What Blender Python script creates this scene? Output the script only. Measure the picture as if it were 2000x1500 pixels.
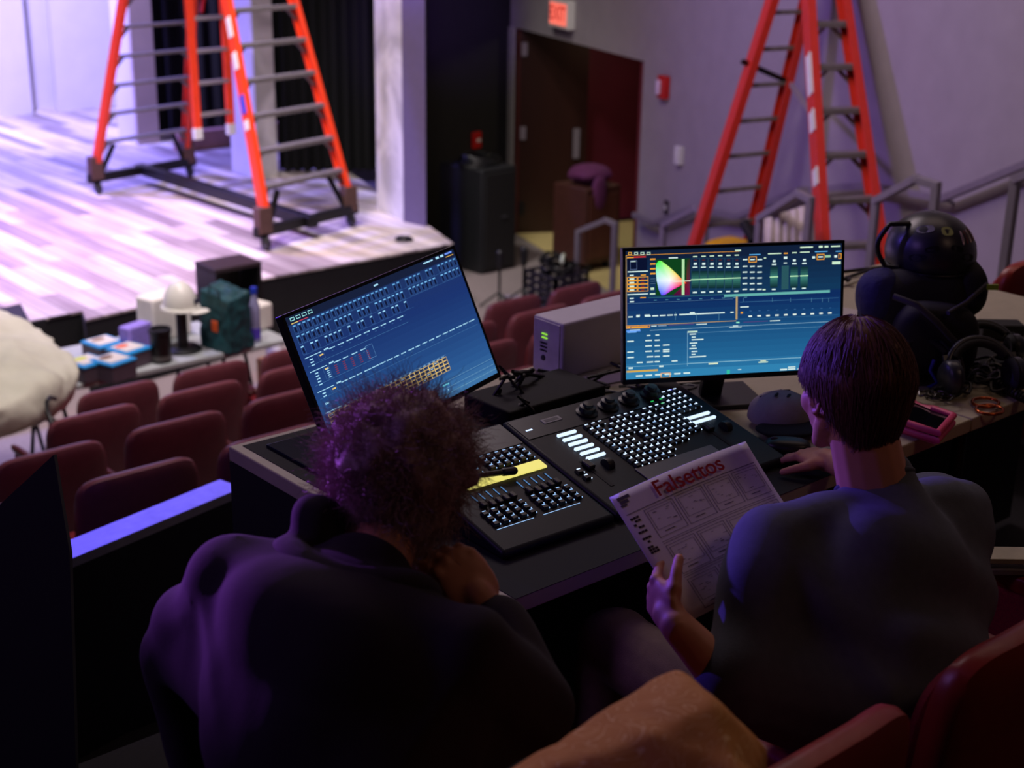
import bpy, bmesh, math, random
import numpy as np
from mathutils import Vector, Matrix, noise
random.seed(7)
for o in list(bpy.data.objects): bpy.data.objects.remove(o)
SC = bpy.context.scene
COL = SC.collection
PI = math.pi
def R(d): return math.radians(d)

# ------------------------------------------------------------------ camera
FPX = 2800.0
PITCH, HEAD, ROLL = R(19.3), R(41), R(.93)
CAM = Vector((0, 0, 1.95))
FW = Vector((math.sin(HEAD)*math.cos(PITCH), math.cos(HEAD)*math.cos(PITCH), -math.sin(PITCH)))
_r0 = Vector((math.cos(HEAD), -math.sin(HEAD), 0)); _u0 = _r0.cross(FW)
RT = math.cos(ROLL)*_r0 + math.sin(ROLL)*_u0
UP = -math.sin(ROLL)*_r0 + math.cos(ROLL)*_u0
cd = bpy.data.cameras.new('camera'); cam = bpy.data.objects.new('camera', cd); COL.objects.link(cam)
cd.sensor_fit = 'HORIZONTAL'; cd.sensor_width = 36; cd.lens = FPX/2000*36; cd.clip_start = .05; cd.clip_end = 100
cd.dof.use_dof = True; cd.dof.focus_distance = 2.75; cd.dof.aperture_fstop = 4.0
m = Matrix((( RT.x, UP.x, -FW.x, CAM.x), (RT.y, UP.y, -FW.y, CAM.y), (RT.z, UP.z, -FW.z, CAM.z), (0, 0, 0, 1)))
cam.matrix_world = m
SC.camera = cam
SC.view_settings.view_transform = 'Standard'; SC.view_settings.look = 'None'
SC.view_settings.exposure = 0.0; SC.view_settings.gamma = 1.0; SC.view_settings.use_curve_mapping = False

# ------------------------------------------------------------------ world and large lights
w = bpy.data.worlds.new('world'); SC.world = w; w.use_nodes = True
w.node_tree.nodes['Background'].inputs[0].default_value = (.55, .45, .6, 1)
w.node_tree.nodes['Background'].inputs[1].default_value = .003
def look(o, tgt):
    d = Vector(tgt) - o.location
    o.rotation_euler = d.to_track_quat('-Z', 'Y').to_euler()
def area(name, loc, tgt, size, energy, col, size2=None):
    l = bpy.data.lights.new(name, 'AREA'); l.energy = energy; l.color = col; l.size = size
    if size2: l.shape = 'RECTANGLE'; l.size_y = size2
    o = bpy.data.objects.new(name, l); COL.objects.link(o); o.location = loc; look(o, tgt); return o
def spot(name, loc, tgt, ang, energy, col, blend=.5, rad=.15):
    l = bpy.data.lights.new(name, 'SPOT'); l.energy = energy; l.color = col; l.spot_size = R(ang); l.spot_blend = blend; l.shadow_soft_size = rad
    o = bpy.data.objects.new(name, l); COL.objects.link(o); o.location = loc; look(o, tgt); return o
spot('stage_wash_white', (3.5, 9.5, 6.5), (4.6, 11.2, -1.1), 62, 3300, (1, .80, .90), 1, .4)
spot('stage_wash_pink', (2, 14, 6), (4.6, 12.0, -1.1), 40, 2200, (1, .30, .38), 1, .3)
spot('stage_wash_violet', (3, 17, 6), (4.4, 15.0, -1.1), 84, 8500, (.25, .22, 1), .8, .4)
spot('stage_right_soft', (5, 9, 6), (7.7, 11.2, -.6), 50, 1500, (1, .95, .88), 1, .4)
spot('backdrop_violet', (5.5, 15, 5), (7.6, 19, .8), 80, 6500, (.48, .42, 1), .8, .4)
spot('side_violet', (.2, 6.6, 1.45), (.92, 1.56, 1.16), 7, 1700, (.42, .10, 1), .7, .08)
spot('side_blue', (1.0, 6.8, 2.5), (1.78, 1.3, 1.03), 9, 1300, (.16, .07, 1), .7, .06)
spot('side_blue_far', (.5, 7.2, 3.0), (2.98, 2.05, 1.16), 4.5, 1000, (.16, .09, 1), .7, .06)
spot('cap_blue', (-1.0, 6.5, 3.4), (1.8, 3.72, .1), 12, 4200, (.05, .035, 1), .5, .03)
spot('wall_violet', (1.5, 8.5, 5), (7.9, 6.3, .9), 44, 1050, (.36, .20, 1), 1, .25)
spot('wall_wash', (2.5, 4.5, 5), (8.2, 6.6, .6), 90, 340, (1, .88, .84), 1, .35)
spot('column_violet', (4.5, 6, 4), (8.1, 10.6, 1.5), 14, 2200, (.30, .12, 1), .8, .2)
area('violet_fill', (-1.2, 3.6, 3.2), (1.4, 1.6, .9), .8, 22, (.46, .24, 1))
area('house_warm', (5.0, 3.2, 4.8), (6.0, 4.6, 0), 2.5, 20, (1, .70, .60))
spot('front_row_spot', (2.6, 6.6, 5.0), (3.2, 8.0, -1.0), 62, 620, (1, .93, .88), 1, .3)
area('house_front', (4.0, 6.0, 4.6), (4.0, 7.2, -1.2), 2.5, 140, (1, .80, .86))
area('house_rear', (3.0, -.6, 3.6), (2.4, 1.0, .8), .6, 4.6, (1, .60, .42))

# ------------------------------------------------------------------ coordinates: a point seen at a pixel of the photograph, on a plane of the hall
def ray(x, y): return FW + RT*((x-1000)/FPX) - UP*((y-750)/FPX)
def zat(x, y, z):
    d = ray(x, y); return CAM + d*((z-CAM.z)/d.z)
def dat(x, y, D): return CAM + ray(x, y)*D
WP = Vector((9.13, 8.83, 0)); WD = Vector((.335, .942, 0)).normalized(); WN = Vector((-WD.y, WD.x, 0))   # side wall: point, direction, normal into the hall
def wat(x, y, off=0.0):
    d = ray(x, y); p0 = WP + WN*off; return CAM + d*((p0-CAM).dot(WN)/d.dot(WN))
def yat(x, y, Y):
    d = ray(x, y); return CAM + d*((Y-CAM.y)/d.y)

# ------------------------------------------------------------------ materials
def lin(c): return tuple(((v/255)/12.92 if v/255 <= .04045 else ((v/255+.055)/1.055)**2.4) for v in c)
MATS = {}
def mat(name, rgb, rough=.6, metal=0., var=.12, scale=20, bump=0., bscale=60, spec=.5, sheen=0., stretch=None, trans=0.):
    if name in MATS: return MATS[name]
    m = bpy.data.materials.new(name); m.use_nodes = True; nt = m.node_tree; b = nt.nodes['Principled BSDF']
    c = lin(rgb); b.inputs['Roughness'].default_value = rough; b.inputs['Metallic'].default_value = metal
    b.inputs['Specular IOR Level'].default_value = spec
    if sheen: b.inputs['Sheen Weight'].default_value = sheen; b.inputs['Sheen Roughness'].default_value = .4
    if trans: b.inputs['Transmission Weight'].default_value = trans
    tc = nt.nodes.new('ShaderNodeTexCoord'); mp = nt.nodes.new('ShaderNodeMapping'); nt.links.new(tc.outputs['Object'], mp.inputs[0])
    if stretch: mp.inputs['Scale'].default_value = stretch
    n = nt.nodes.new('ShaderNodeTexNoise'); n.inputs['Scale'].default_value = scale; n.inputs['Detail'].default_value = 4
    nt.links.new(mp.outputs[0], n.inputs[0])
    r = nt.nodes.new('ShaderNodeValToRGB'); r.color_ramp.elements[0].position = .3; r.color_ramp.elements[1].position = .7
    r.color_ramp.elements[0].color = (*[v*(1-var) for v in c], 1); r.color_ramp.elements[1].color = (*[min(1, v*(1+var)) for v in c], 1)
    nt.links.new(n.outputs[0], r.inputs[0]); nt.links.new(r.outputs[0], b.inputs['Base Color'])
    if bump:
        n2 = nt.nodes.new('ShaderNodeTexNoise'); n2.inputs['Scale'].default_value = bscale; n2.inputs['Detail'].default_value = 5
        nt.links.new(mp.outputs[0], n2.inputs[0])
        bp = nt.nodes.new('ShaderNodeBump'); bp.inputs['Strength'].default_value = bump; bp.inputs['Distance'].default_value = .01
        nt.links.new(n2.outputs[0], bp.inputs['Height']); nt.links.new(bp.outputs[0], b.inputs['Normal'])
    MATS[name] = m; return m
def emi(name, rgb, s=1.0):
    if name in MATS: return MATS[name]
    m = bpy.data.materials.new(name); m.use_nodes = True; b = m.node_tree.nodes['Principled BSDF']
    c = lin(rgb); b.inputs['Base Color'].default_value = (.01, .01, .012, 1); b.inputs['Roughness'].default_value = .5
    b.inputs['Emission Color'].default_value = (*c, 1); b.inputs['Emission Strength'].default_value = s
    MATS[name] = m; return m

# ------------------------------------------------------------------ mesh building
def basis(z, x=None):
    z = Vector(z).normalized(); x = Vector(x) if x is not None else (Vector((1, 0, 0)) if abs(z.x) < .9 else Vector((0, 1, 0)))
    y = z.cross(x).normalized(); x = y.cross(z).normalized(); return x, y, z
def chain(o):
    M = Matrix.Identity(4)
    while o is not None: M = o.matrix_basis @ M; o = o.parent
    return M
class MB:
    def __init__(s): s.v = []; s.f = []; s.mi = []; s.k = 0
    def add(s, vs, fs, k=None):
        n = len(s.v); s.v += [tuple(v) for v in vs]; s.f += [tuple(i+n for i in f) for f in fs]; s.mi += [s.k if k is None else k]*len(fs); return s
    def box(s, c, half, ax=None, k=None):
        c = Vector(c); X, Y, Z = ax if ax else (Vector((1, 0, 0)), Vector((0, 1, 0)), Vector((0, 0, 1)))
        vs = [c + X*(a*half[0]) + Y*(b*half[1]) + Z*(d*half[2]) for d in (-1, 1) for b in (-1, 1) for a in (-1, 1)]
        return s.add(vs, [(0, 2, 3, 1), (4, 5, 7, 6), (0, 1, 5, 4), (2, 6, 7, 3), (0, 4, 6, 2), (1, 3, 7, 5)], k)
    def span(s, a, b, k=None):
        a = Vector(a); b = Vector(b); return s.box((a+b)/2, [abs(t)/2 for t in (b-a)], k=k)
    def bar(s, a, b, wx, wy, x=None, k=None):
        a = Vector(a); b = Vector(b); X, Y, Z = basis(b-a, x); return s.box((a+b)/2, (wx/2, wy/2, (b-a).length/2), (X, Y, Z), k)
    def tube(s, pts, r, n=8, k=None, cap=True, closed=False):
        pts = [Vector(p) for p in pts]; N = len(pts); rs = r if isinstance(r, (list, tuple)) else [r]*N
        vs = []; px = None
        for i, p in enumerate(pts):
            if closed: t = pts[(i+1) % N]-pts[i-1]
            else: t = pts[min(i+1, N-1)]-pts[max(i-1, 0)]
            if t.length < 1e-9: t = Vector((0, 0, 1))
            X, Y, Z = basis(t, px); px = X
            for j in range(n): a = 2*PI*j/n; vs.append(p+X*(math.cos(a)*rs[i])+Y*(math.sin(a)*rs[i]))
        fs = []
        for i in range(N if closed else N-1):
            for j in range(n):
                a, b = i*n+j, i*n+(j+1) % n; i2 = (i+1) % N; fs.append((a, b, i2*n+(j+1) % n, i2*n+j))
        if cap and not closed: fs += [tuple(range(n-1, -1, -1)), tuple((N-1)*n+j for j in range(n))]
        return s.add(vs, fs, k)
    def lathe(s, prof, c, ax=None, n=24, k=None, sx=1, sy=1):
        c = Vector(c); X, Y, Z = ax if ax else (Vector((1, 0, 0)), Vector((0, 1, 0)), Vector((0, 0, 1)))
        vs = [c+X*(math.cos(2*PI*j/n)*r*sx)+Y*(math.sin(2*PI*j/n)*r*sy)+Z*z for r, z in prof for j in range(n)]
        fs = [(i*n+j, i*n+(j+1) % n, (i+1)*n+(j+1) % n, (i+1)*n+j) for i in range(len(prof)-1) for j in range(n)]
        fs += [tuple(range(n-1, -1, -1)), tuple((len(prof)-1)*n+j for j in range(n))]
        return s.add(vs, fs, k)
    def prism(s, poly, d, k=None):
        d = Vector(d); n = len(poly); p = [Vector(q) for q in poly]
        return s.add(p+[q+d for q in p], [tuple(range(n-1, -1, -1)), tuple(range(n, 2*n))]+[(i, (i+1) % n, n+(i+1) % n, n+i) for i in range(n)], k)
    def sq(s, c, rad, ax=None, e1=1., e2=1., nu=24, nv=14, k=None, fn=None):
        # superellipsoid: e1 profile across local Z, e2 outline in local XY (1 = round, small = boxy)
        c = Vector(c); X, Y, Z = ax if ax else (Vector((1, 0, 0)), Vector((0, 1, 0)), Vector((0, 0, 1)))
        def pw(v, e): return math.copysign(abs(v)**e, v)
        vs = []
        for i in range(nv+1):
            t = -PI/2+PI*i/nv; ct, st = pw(math.cos(t), e1), pw(math.sin(t), e1)
            for j in range(nu):
                a = 2*PI*(j+.5)/nu; q = Vector((rad[0]*ct*pw(math.cos(a), e2), rad[1]*ct*pw(math.sin(a), e2), rad[2]*st))
                if fn: q = fn(q)
                vs.append(c+X*q.x+Y*q.y+Z*q.z)
        fs = [(i*nu+j, i*nu+(j+1) % nu, (i+1)*nu+(j+1) % nu, (i+1)*nu+j) for i in range(nv) for j in range(nu)]
        return s.add(vs, fs, k)
    def cap(s, a, b, ra, rb, n=14, k=None):
        a = Vector(a); b = Vector(b); X, Y, Z = basis(b-a) if (b-a).length > 1e-6 else basis((0, 0, 1)); L = (b-a).length
        pr = [(ra*math.cos(t), -ra*math.sin(t)) for t in [PI/2*i/5 for i in range(5, 0, -1)]]+[(ra, 0), (rb, L)]+[(rb*math.cos(t), L+rb*math.sin(t)) for t in [PI/2*i/5 for i in range(1, 6)]]
        pr = [(max(r, 1e-4), z) for r, z in pr]
        return s.lathe(pr, a, (X, Y, Z), n, k)
    def disc(s, c, r, ax, n=16, k=None):
        c = Vector(c); X, Y = ax; return s.add([c+X*(r*math.cos(2*PI*j/n))+Y*(r*math.sin(2*PI*j/n)) for j in range(n)], [tuple(range(n))], k)
    def build(s, name, mats, parent=None, world=True, smooth=False, bevel=0, label=None, origin=True):
        vs = [Vector(v) for v in s.v]
        me = bpy.data.meshes.new(name); o = bpy.data.objects.new(name, me); COL.objects.link(o)
        if parent is not None:
            if world:
                Mi = chain(parent).inverted(); vs = [Mi @ v for v in vs]
            o.parent = parent
        elif origin:
            a = [min(v[i] for v in vs) for i in range(3)]; b = [max(v[i] for v in vs) for i in range(3)]
            og = Vector(((a[0]+b[0])/2, (a[1]+b[1])/2, a[2])); vs = [v-og for v in vs]; o.location = og
        me.from_pydata([tuple(v) for v in vs], [], s.f)
        for m_ in (mats if isinstance(mats, (list, tuple)) else [mats]): me.materials.append(m_)
        for p, i in zip(me.polygons, s.mi): p.material_index = i; p.use_smooth = smooth
        me.update()
        bm = bmesh.new(); bm.from_mesh(me); bmesh.ops.recalc_face_normals(bm, faces=bm.faces); bm.to_mesh(me); bm.free()
        if bevel:
            md = o.modifiers.new('bevel', 'BEVEL'); md.width = bevel; md.segments = 3; md.limit_method = 'ANGLE'; md.angle_limit = R(40)
            for p in me.polygons: p.use_smooth = True
            md.harden_normals = False
            me.set_sharp_from_angle(angle=R(40))
        elif smooth: me.set_sharp_from_angle(angle=R(50))
        if label: o['label'] = label
        return o
def tag(o, label, cat, group=None, kind=None):
    o['label'] = label; o['category'] = cat
    if group: o['group'] = group
    if kind: o['kind'] = kind
    return o
def struct(o, label, cat='structure'):
    o['kind'] = 'structure'; o['label'] = label; o['category'] = cat; return o
def thing(name, label, cat, loc=(0, 0, 0), rot=None, group=None):
    o = bpy.data.objects.new(name, None); COL.objects.link(o); o.empty_display_size = .05; o.location = loc
    if rot is not None: o.rotation_euler = rot
    bpy.context.view_layer.update()
    return tag(o, label, cat, group)
def dup(root, loc=None, rotz=None, label=None):
    r = root.copy(); COL.objects.link(r)
    if loc is not None: r.location = loc
    if rotz is not None: r.rotation_euler = (0, 0, rotz)
    if label: r['label'] = label
    for ch in list(root.children):
        c = ch.copy(); COL.objects.link(c); c.parent = r
        for g in list(ch.children):
            d = g.copy(); COL.objects.link(d); d.parent = c
    return r
def textmesh(s, name, size, M, mats, parent, depth=.0004, offset=0., label=None, shear=0):
    cu = bpy.data.curves.new(name, 'FONT'); cu.body = s; cu.size = size; cu.extrude = depth; cu.align_x = 'CENTER'; cu.align_y = 'CENTER'; cu.offset = offset; cu.shear = shear
    t = bpy.data.objects.new('tmp', cu); COL.objects.link(t); bpy.context.view_layer.update()
    me = bpy.data.meshes.new_from_object(t.evaluated_get(bpy.context.evaluated_depsgraph_get())); bpy.data.objects.remove(t)
    me.transform(chain(parent).inverted() @ M); me.materials.clear(); me.materials.append(mats)
    o = bpy.data.objects.new(name, me); COL.objects.link(o); o.parent = parent
    if label: o['label'] = label
    return o
def axM(X, Y, Z, c): return Matrix(((X.x, Y.x, Z.x, c.x), (X.y, Y.y, Z.y, c.y), (X.z, Y.z, Z.z, c.z), (0, 0, 0, 1)))
def remesh(o, vox, smooth=4, fn=None, sub=0):
    """fuse the shapes of a mesh into one continuous surface"""
    md = o.modifiers.new('r', 'REMESH'); md.mode = 'VOXEL'; md.voxel_size = vox; md.use_smooth_shade = True
    if smooth: sm = o.modifiers.new('s', 'SMOOTH'); sm.factor = .5; sm.iterations = smooth
    bpy.context.view_layer.update()
    me = bpy.data.meshes.new_from_object(o.evaluated_get(bpy.context.evaluated_depsgraph_get()))
    mats = [m_ for m_ in o.data.materials]; old = o.data; o.modifiers.clear(); o.data = me; me.name = o.name
    me.materials.clear()
    for m_ in mats: me.materials.append(m_)
    for p in me.polygons: p.use_smooth = True; p.material_index = 0
    bpy.data.meshes.remove(old)
    if fn:
        me.update(); ns = [v.normal.copy() for v in me.vertices]; M = chain(o)
        for v, n in zip(me.vertices, ns): v.co += n*fn(M @ v.co)
        me.update()
    return o

# ------------------------------------------------------------------ shared materials
ZS, ZF = -1.1, -1.7                       # stage floor, front floor of the house
M_wall = mat('wall_paint', (150, 142, 146), .85, var=.05, scale=6, bump=.1, bscale=200)
M_black = mat('black_paint', (16, 16, 18), .8, var=.2, scale=8)
M_floor = mat('grey_floor', (128, 118, 118), .75, var=.1, scale=30)
M_carpet = mat('dark_carpet', (46, 38, 42), .95, var=.3, scale=120, bump=.3, bscale=400)
M_orange = mat('orange_fibreglass', (235, 62, 20), .45, var=.06)
M_alu = mat('aluminium', (168, 160, 158), .5, .55, var=.06)
M_grail = mat('grey_painted_rail', (128, 120, 130), .5, .2, var=.05)
M_blkmet = mat('black_metal', (24, 23, 26), .45, .4)
M_blkplas = mat('black_plastic', (20, 20, 22), .42, var=.1)
M_blkmatte = mat('matte_black', (14, 14, 16), .75)
M_white = mat('white_plastic', (214, 214, 208), .45, var=.03)
M_skin = mat('skin', (205, 138, 112), .55, var=.06, scale=30)

# ================================================================== SETTING
# stage deck with notched front edge, planks in the material
def plank_mat():
    m = bpy.data.materials.new('stage_planks'); m.use_nodes = True; nt = m.node_tree; b = nt.nodes['Principled BSDF']
    tc = nt.nodes.new('ShaderNodeTexCoord'); mp = nt.nodes.new('ShaderNodeMapping'); mp.inputs['Rotation'].default_value = (0, 0, R(90))
    nt.links.new(tc.outputs['Object'], mp.inputs[0])
    br = nt.nodes.new('ShaderNodeTexBrick'); br.inputs['Scale'].default_value = 1; br.inputs['Brick Width'].default_value = 1.5; br.inputs['Row Height'].default_value = .16
    br.inputs['Mortar Size'].default_value = .004; br.offset = .37; br.inputs['Color1'].default_value = (*lin((222, 212, 206)), 1); br.inputs['Color2'].default_value = (*lin((78, 60, 70)), 1)
    br.inputs['Mortar'].default_value = (*lin((70, 60, 60)), 1); br.inputs['Bias'].default_value = -.25
    nt.links.new(mp.outputs[0], br.inputs[0])
    mp2 = nt.nodes.new('ShaderNodeMapping'); mp2.inputs['Scale'].default_value = (3.2, .45, 1); nt.links.new(tc.outputs['Object'], mp2.inputs[0])
    n = nt.nodes.new('ShaderNodeTexNoise'); n.inputs['Scale'].default_value = 1.6; n.inputs['Detail'].default_value = 6; nt.links.new(mp2.outputs[0], n.inputs[0])
    r = nt.nodes.new('ShaderNodeValToRGB'); r.color_ramp.elements[0].position = .34; r.color_ramp.elements[1].position = .62
    r.color_ramp.elements[0].color = (.62, .56, .58, 1); r.color_ramp.elements[1].color = (1.0, 1.0, 1, 1); nt.links.new(n.outputs[0], r.inputs[0])
    mx = nt.nodes.new('ShaderNodeMixRGB'); mx.blend_type = 'MULTIPLY'; mx.inputs[0].default_value = 1
    nt.links.new(br.outputs[0], mx.inputs[1]); nt.links.new(r.outputs[0], mx.inputs[2]); nt.links.new(mx.outputs[0], b.inputs['Base Color'])
    b.inputs['Roughness'].default_value = .5
    return m
cs = zat(885, 475, ZS); ce = Vector((8.02, 10.45, ZS))
g = [zat(490, 548, ZS), zat(168, 624, ZS), zat(161, 607, ZS), zat(58, 627, ZS), zat(40, 592, ZS), zat(-160, 640, ZS)]
deck = [(x.x, x.y, ZS) for x in g[::-1]]+[(cs.x, cs.y, ZS), (ce.x, ce.y, ZS), (12, 22, ZS), (-3, 22, ZS)]
deck = [(-3, g[-1].y, ZS)]+deck
sd = MB().prism(deck, (0, 0, -.018)).build('floor_stage', plank_mat())
struct(sd, 'pale weathered plank stage deck with a notched front edge', 'floor')
fas = []
fp = [(-3, g[-1].y+.02, ZF)]+[(x.x, x.y+.02, ZF) for x in g[::-1]]+[(cs.x-.02, cs.y+.02, ZF), (ce.x-.02, ce.y, ZF), (11.9, 21.9, ZF), (-3, 21.9, ZF)]
fb = MB().prism(fp, (0, 0, .58)).build('trim_1', M_black); struct(fb, 'black fascia below the front edge of the stage', 'stage fascia')
blk = MB().span((1.2, g[4].y-.5, ZS-.25), (g[4].x-.02, g[4].y+.1, ZS-.005)).build('trim_2', M_black); struct(blk, 'black step block beside the notch in the stage edge', 'step block')
# tiered floor: front floor, one tier per seat row, the operators' platform
rowsY = [7.15, 6.3, 5.45, 4.6, 3.75, 2.9]; rowsZ = [-.74, -.52, -.31, -.11, .10, .30]
fl = MB(); fl.span((-4, 7.9, ZF-.2), (11.5, 24, ZF))
for y, z in list(zip(rowsY, rowsZ))[:4]: fl.span((-4, y-.1, ZF-.2), (9.4, y+.76 if y < 7 else 7.9, z-.85))
fl.span((4.4, 3.64, ZF-.2), (9.4, 4.51, -.75)); fl.span((4.4, 2.79, ZF-.2), (9.4, 3.65, -.55))

struct(fl.build('floor', M_floor), 'grey tiered house floor stepping down to the stage', 'floor')
struct(MB().span((-4, -2, ZF-.2), (8.5, 2.8, 0)).span((-4, 2.8, ZF-.2), (4.4, 3.65, -.55)).span((-4, 3.65, ZF-.2), (4.4, 4.505, -.75)).build('floor_platform', mat('shaded_platform_floor', (20, 18, 22), .95, var=.3, scale=120)), 'platform where the operators sit, foreground shade painted in as black', 'floor')  # foreground darkness is put into the near-black floor colour
# side wall with the double door opening
def wpt(s, z, off=0.): p = WP + WD*s + WN*off; return Vector((p.x, p.y, z))
DZ = .5; DW = 3.02
wl = MB()
def wseg(s0, s1, z0, z1, th=.2):
    a, b = wpt(s0, z0), wpt(s1, z0); wl.prism([a, b, b-WN*th, a-WN*th], (0, 0, z1-z0))
wseg(-12, 0, -2, 5.5); wseg(0, DW, DZ, 5.5); wseg(DW, DW+.22, ZF, 5.5)
struct(wl.build('wall_right', M_wall), 'plain grey side wall of the theatre with a double door opening', 'wall')
jb = MB(); a = wpt(DW+.0, ZF, .02); jb.prism([a, a-WD*.07, a-WD*.07-WN*.22, a-WN*.22], (0, 0, DZ-ZF))
struct(jb.build('trim_3', mat('door_frame_brown', (66, 22, 20), .5)), 'reddish brown wooden door frame beside the open door', 'door frame')
jb = MB(); a = wpt(DW+.22, ZF, .0); jb.prism([a, a-WD*.2, a-WD*.2+WN*.03, a+WN*.03], (0, 0, DZ-ZF))
struct(jb.build('trim_4', mat('pale_jamb', (160, 158, 150), .6)), 'pale grey jamb strip left of the door opening', 'door jamb')
# black wall between stage portal and side wall
pe = wpt(DW+.2, ZF)
bw = MB().prism([Vector((8.35, 11.3, ZF)), pe, pe+Vector((0, .5, 0)), Vector((8.6, 11.9, ZF))], (0, 0, 7.2))
struct(bw.build('wall_back', M_black), 'black painted wall between the stage portal and the doorway', 'wall')
# corridor behind the doorway
cor = MB(); a0 = wpt(-.02, ZF, -.2); a1 = wpt(DW+.3, ZF, -.2)
cor.prism([a1-WN*0, a1-WN*3.2, a1-WN*3.2+WD*.1, a1+WD*.1], (0, 0, 2.6)); cor.prism([a0-WN*2.2+WD*0, a1-WN*3.2, a1-WN*3.4, a0-WN*2.4], (0, 0, 2.6)); cor.prism([a0, a0-WD*.1, a0-WD*.1-WN*2.4, a0-WN*2.4], (0, 0, 2.6))
struct(cor.build('wall_corridor', mat('red_corridor_paint', (104, 24, 46), .6, var=.1, scale=3)), 'dark red corridor wall seen through the open doorway', 'wall')
cf = MB().prism([wpt(-.05, ZF, .0), wpt(DW, ZF, .0), a1-WN*3.3, a0-WN*3.3], (0, 0, .012)).build('floor_corridor', mat('corridor_floor_lit', (196, 178, 120), .6, var=.05))  # warm light spilling over the floor is put into this pale yellow
struct(cf, 'floor of the corridor in the doorway, light spill painted in as pale yellow', 'floor')
cc = MB().prism([wpt(-.3, ZF+2.62, -.2), wpt(DW+.4, ZF+2.62, -.2), a1-WN*3.5+Vector((0, 0, 2.62)), a0-WN*3.3+Vector((0, 0, 2.62))], (0, 0, .05)).build('ceiling_corridor', M_wall)
struct(cc, 'corridor ceiling behind the doorway', 'ceiling')
area('corridor_lamp', wpt(2.1, DZ+.2, -1.0), wpt(2.3, ZF, -.6), .3, 4, (1, .86, .62))
# door leaf standing open
hg = wpt(DW-.08, ZF+.01, -.02); lf = zat(1140, 452, ZF+.01); ld = (lf-hg); ld.z = 0; ld.normalize(); ln = Vector((-ld.y, ld.x, 0))
dr = thing('door_1', 'dark brown wooden door leaf standing open in the doorway', 'door', hg); dr['kind'] = 'structure'
LW = (lf-hg).length
MB().prism([hg, hg+ld*LW, hg+ld*LW+ln*.045, hg+ln*.045], (0, 0, 2.17)).build('door_panel', mat('dark_wood_door', (42, 19, 13), .4, var=.25, scale=3, stretch=(1, 1, .12)), dr, bevel=.004)
for z in (ZF+.28, ZF+1.1, ZF+1.98): MB().box(hg+ld*.03+Vector((0, 0, z-ZF))-ln*.012, (.032, .010, .07), (ld, ln, Vector((0, 0, 1)))).build('hinge', M_blkmet if z < ZF+.5 else M_grail, dr, bevel=.003)
MB().box(hg+ld*(LW-.12)+Vector((0, 0, .98))-ln*.02, (.035, .015, .16), (ld, ln, Vector((0, 0, 1)))).build('push_plate', M_grail, dr, bevel=.003)
# second leaf, folded right back beyond the opening
h2 = wpt(.06, ZF+.01, -.03)
d2 = thing('door_2', 'reddish door leaf at the right side of the doorway', 'door', h2); d2['kind'] = 'structure'
l2 = (-WN*1.0+WD*.25).normalized(); n2_ = Vector((-l2.y, l2.x, 0))
MB().prism([h2, h2+l2*1.4, h2+l2*1.4+n2_*.045, h2+n2_*.045], (0, 0, 2.17)).build('door_panel', mat('red_wood_door', (96, 26, 26), .45, var=.2, scale=3, stretch=(1, 1, .15)), d2, bevel=.004)
MB().bar(h2+l2*.2-n2_*.04+Vector((0, 0, 1)), h2+l2*1.2-n2_*.04+Vector((0, 0, 1)), .03, .05).build('push_bar', M_alu, d2)

# ---- stage portal and scenery (structure-like, each its own flat)
M_marble = bpy.data.materials.new('painted_marble'); M_marble.use_nodes = True
nt = M_marble.node_tree; tc = nt.nodes.new('ShaderNodeTexCoord'); nz = nt.nodes.new('ShaderNodeTexNoise'); nz.inputs['Scale'].default_value = 1.5; nz.inputs['Detail'].default_value = 8; nz.inputs['Distortion'].default_value = 1.2
rp = nt.nodes.new('ShaderNodeValToRGB'); rp.color_ramp.elements[0].position = .40; rp.color_ramp.elements[0].color = (*lin((186, 182, 176)), 1); rp.color_ramp.elements[1].position = .56; rp.color_ramp.elements[1].color = (*lin((228, 224, 218)), 1)
nt.links.new(tc.outputs['Object'], nz.inputs[0]); nt.links.new(nz.outputs[0], rp.inputs[0]); nt.links.new(rp.outputs[0], nt.nodes['Principled BSDF'].inputs['Base Color']); nt.nodes['Principled BSDF'].inputs['Roughness'].default_value = .6
p1, p2, p3 = zat(737, 408, ZS), zat(788, 433, ZS), zat(832, 443, ZS)
fl_h = 5.2
po = thing('portal_column', 'tall portal column with white marbled face and plain side, at the stage corner', 'column', (p2.x, p2.y, ZS))
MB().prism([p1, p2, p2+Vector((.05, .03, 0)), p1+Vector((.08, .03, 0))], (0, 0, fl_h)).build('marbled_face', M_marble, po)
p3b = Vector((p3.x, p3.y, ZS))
MB().prism([p2, p3b, Vector((8.35, 11.2, ZS)), p1+Vector((.09, .04, 0)), p2+Vector((.05, .03, 0))], (0, 0, fl_h)).build('plain_side', mat('violet_lit_side', (96, 84, 116), .7, var=.05), po)  # dim violet light on the column side is put into its colour
def pillar(name, label, pl, pr, depth, m_, m2=None, h=6):
    a, b = zat(*pl, ZS), zat(*pr, ZS); b = Vector((b.x, a.y, ZS))
    t = thing(name, label, 'scenery pillar', ((a.x+b.x)/2, a.y, ZS))
    MB().span((a.x, a.y, ZS), (b.x, a.y+.06, ZS+h)).build('front_face', m_, t)
    MB().span((a.x, a.y+.061, ZS), (a.x+.06, a.y+depth, ZS+h)).build('side_face', m2 or m_, t)
    return t
M_flatw = mat('flat_white', (206, 202, 206), .8, var=.04, scale=3)
M_flatb = mat('flat_beige', (186, 170, 160), .8, var=.1, scale=3)
pillar('scenery_pillar', 'marbled grey scenery pillar beside the black curtain, nearest the portal', (505, 350), (560, 350), .55, M_marble, M_flatw)
pillar('scenery_pillar', 'beige scenery pillar behind the left legs of the big orange ladder', (270, 283), (328, 283), .5, M_flatb, M_flatw)
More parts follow.
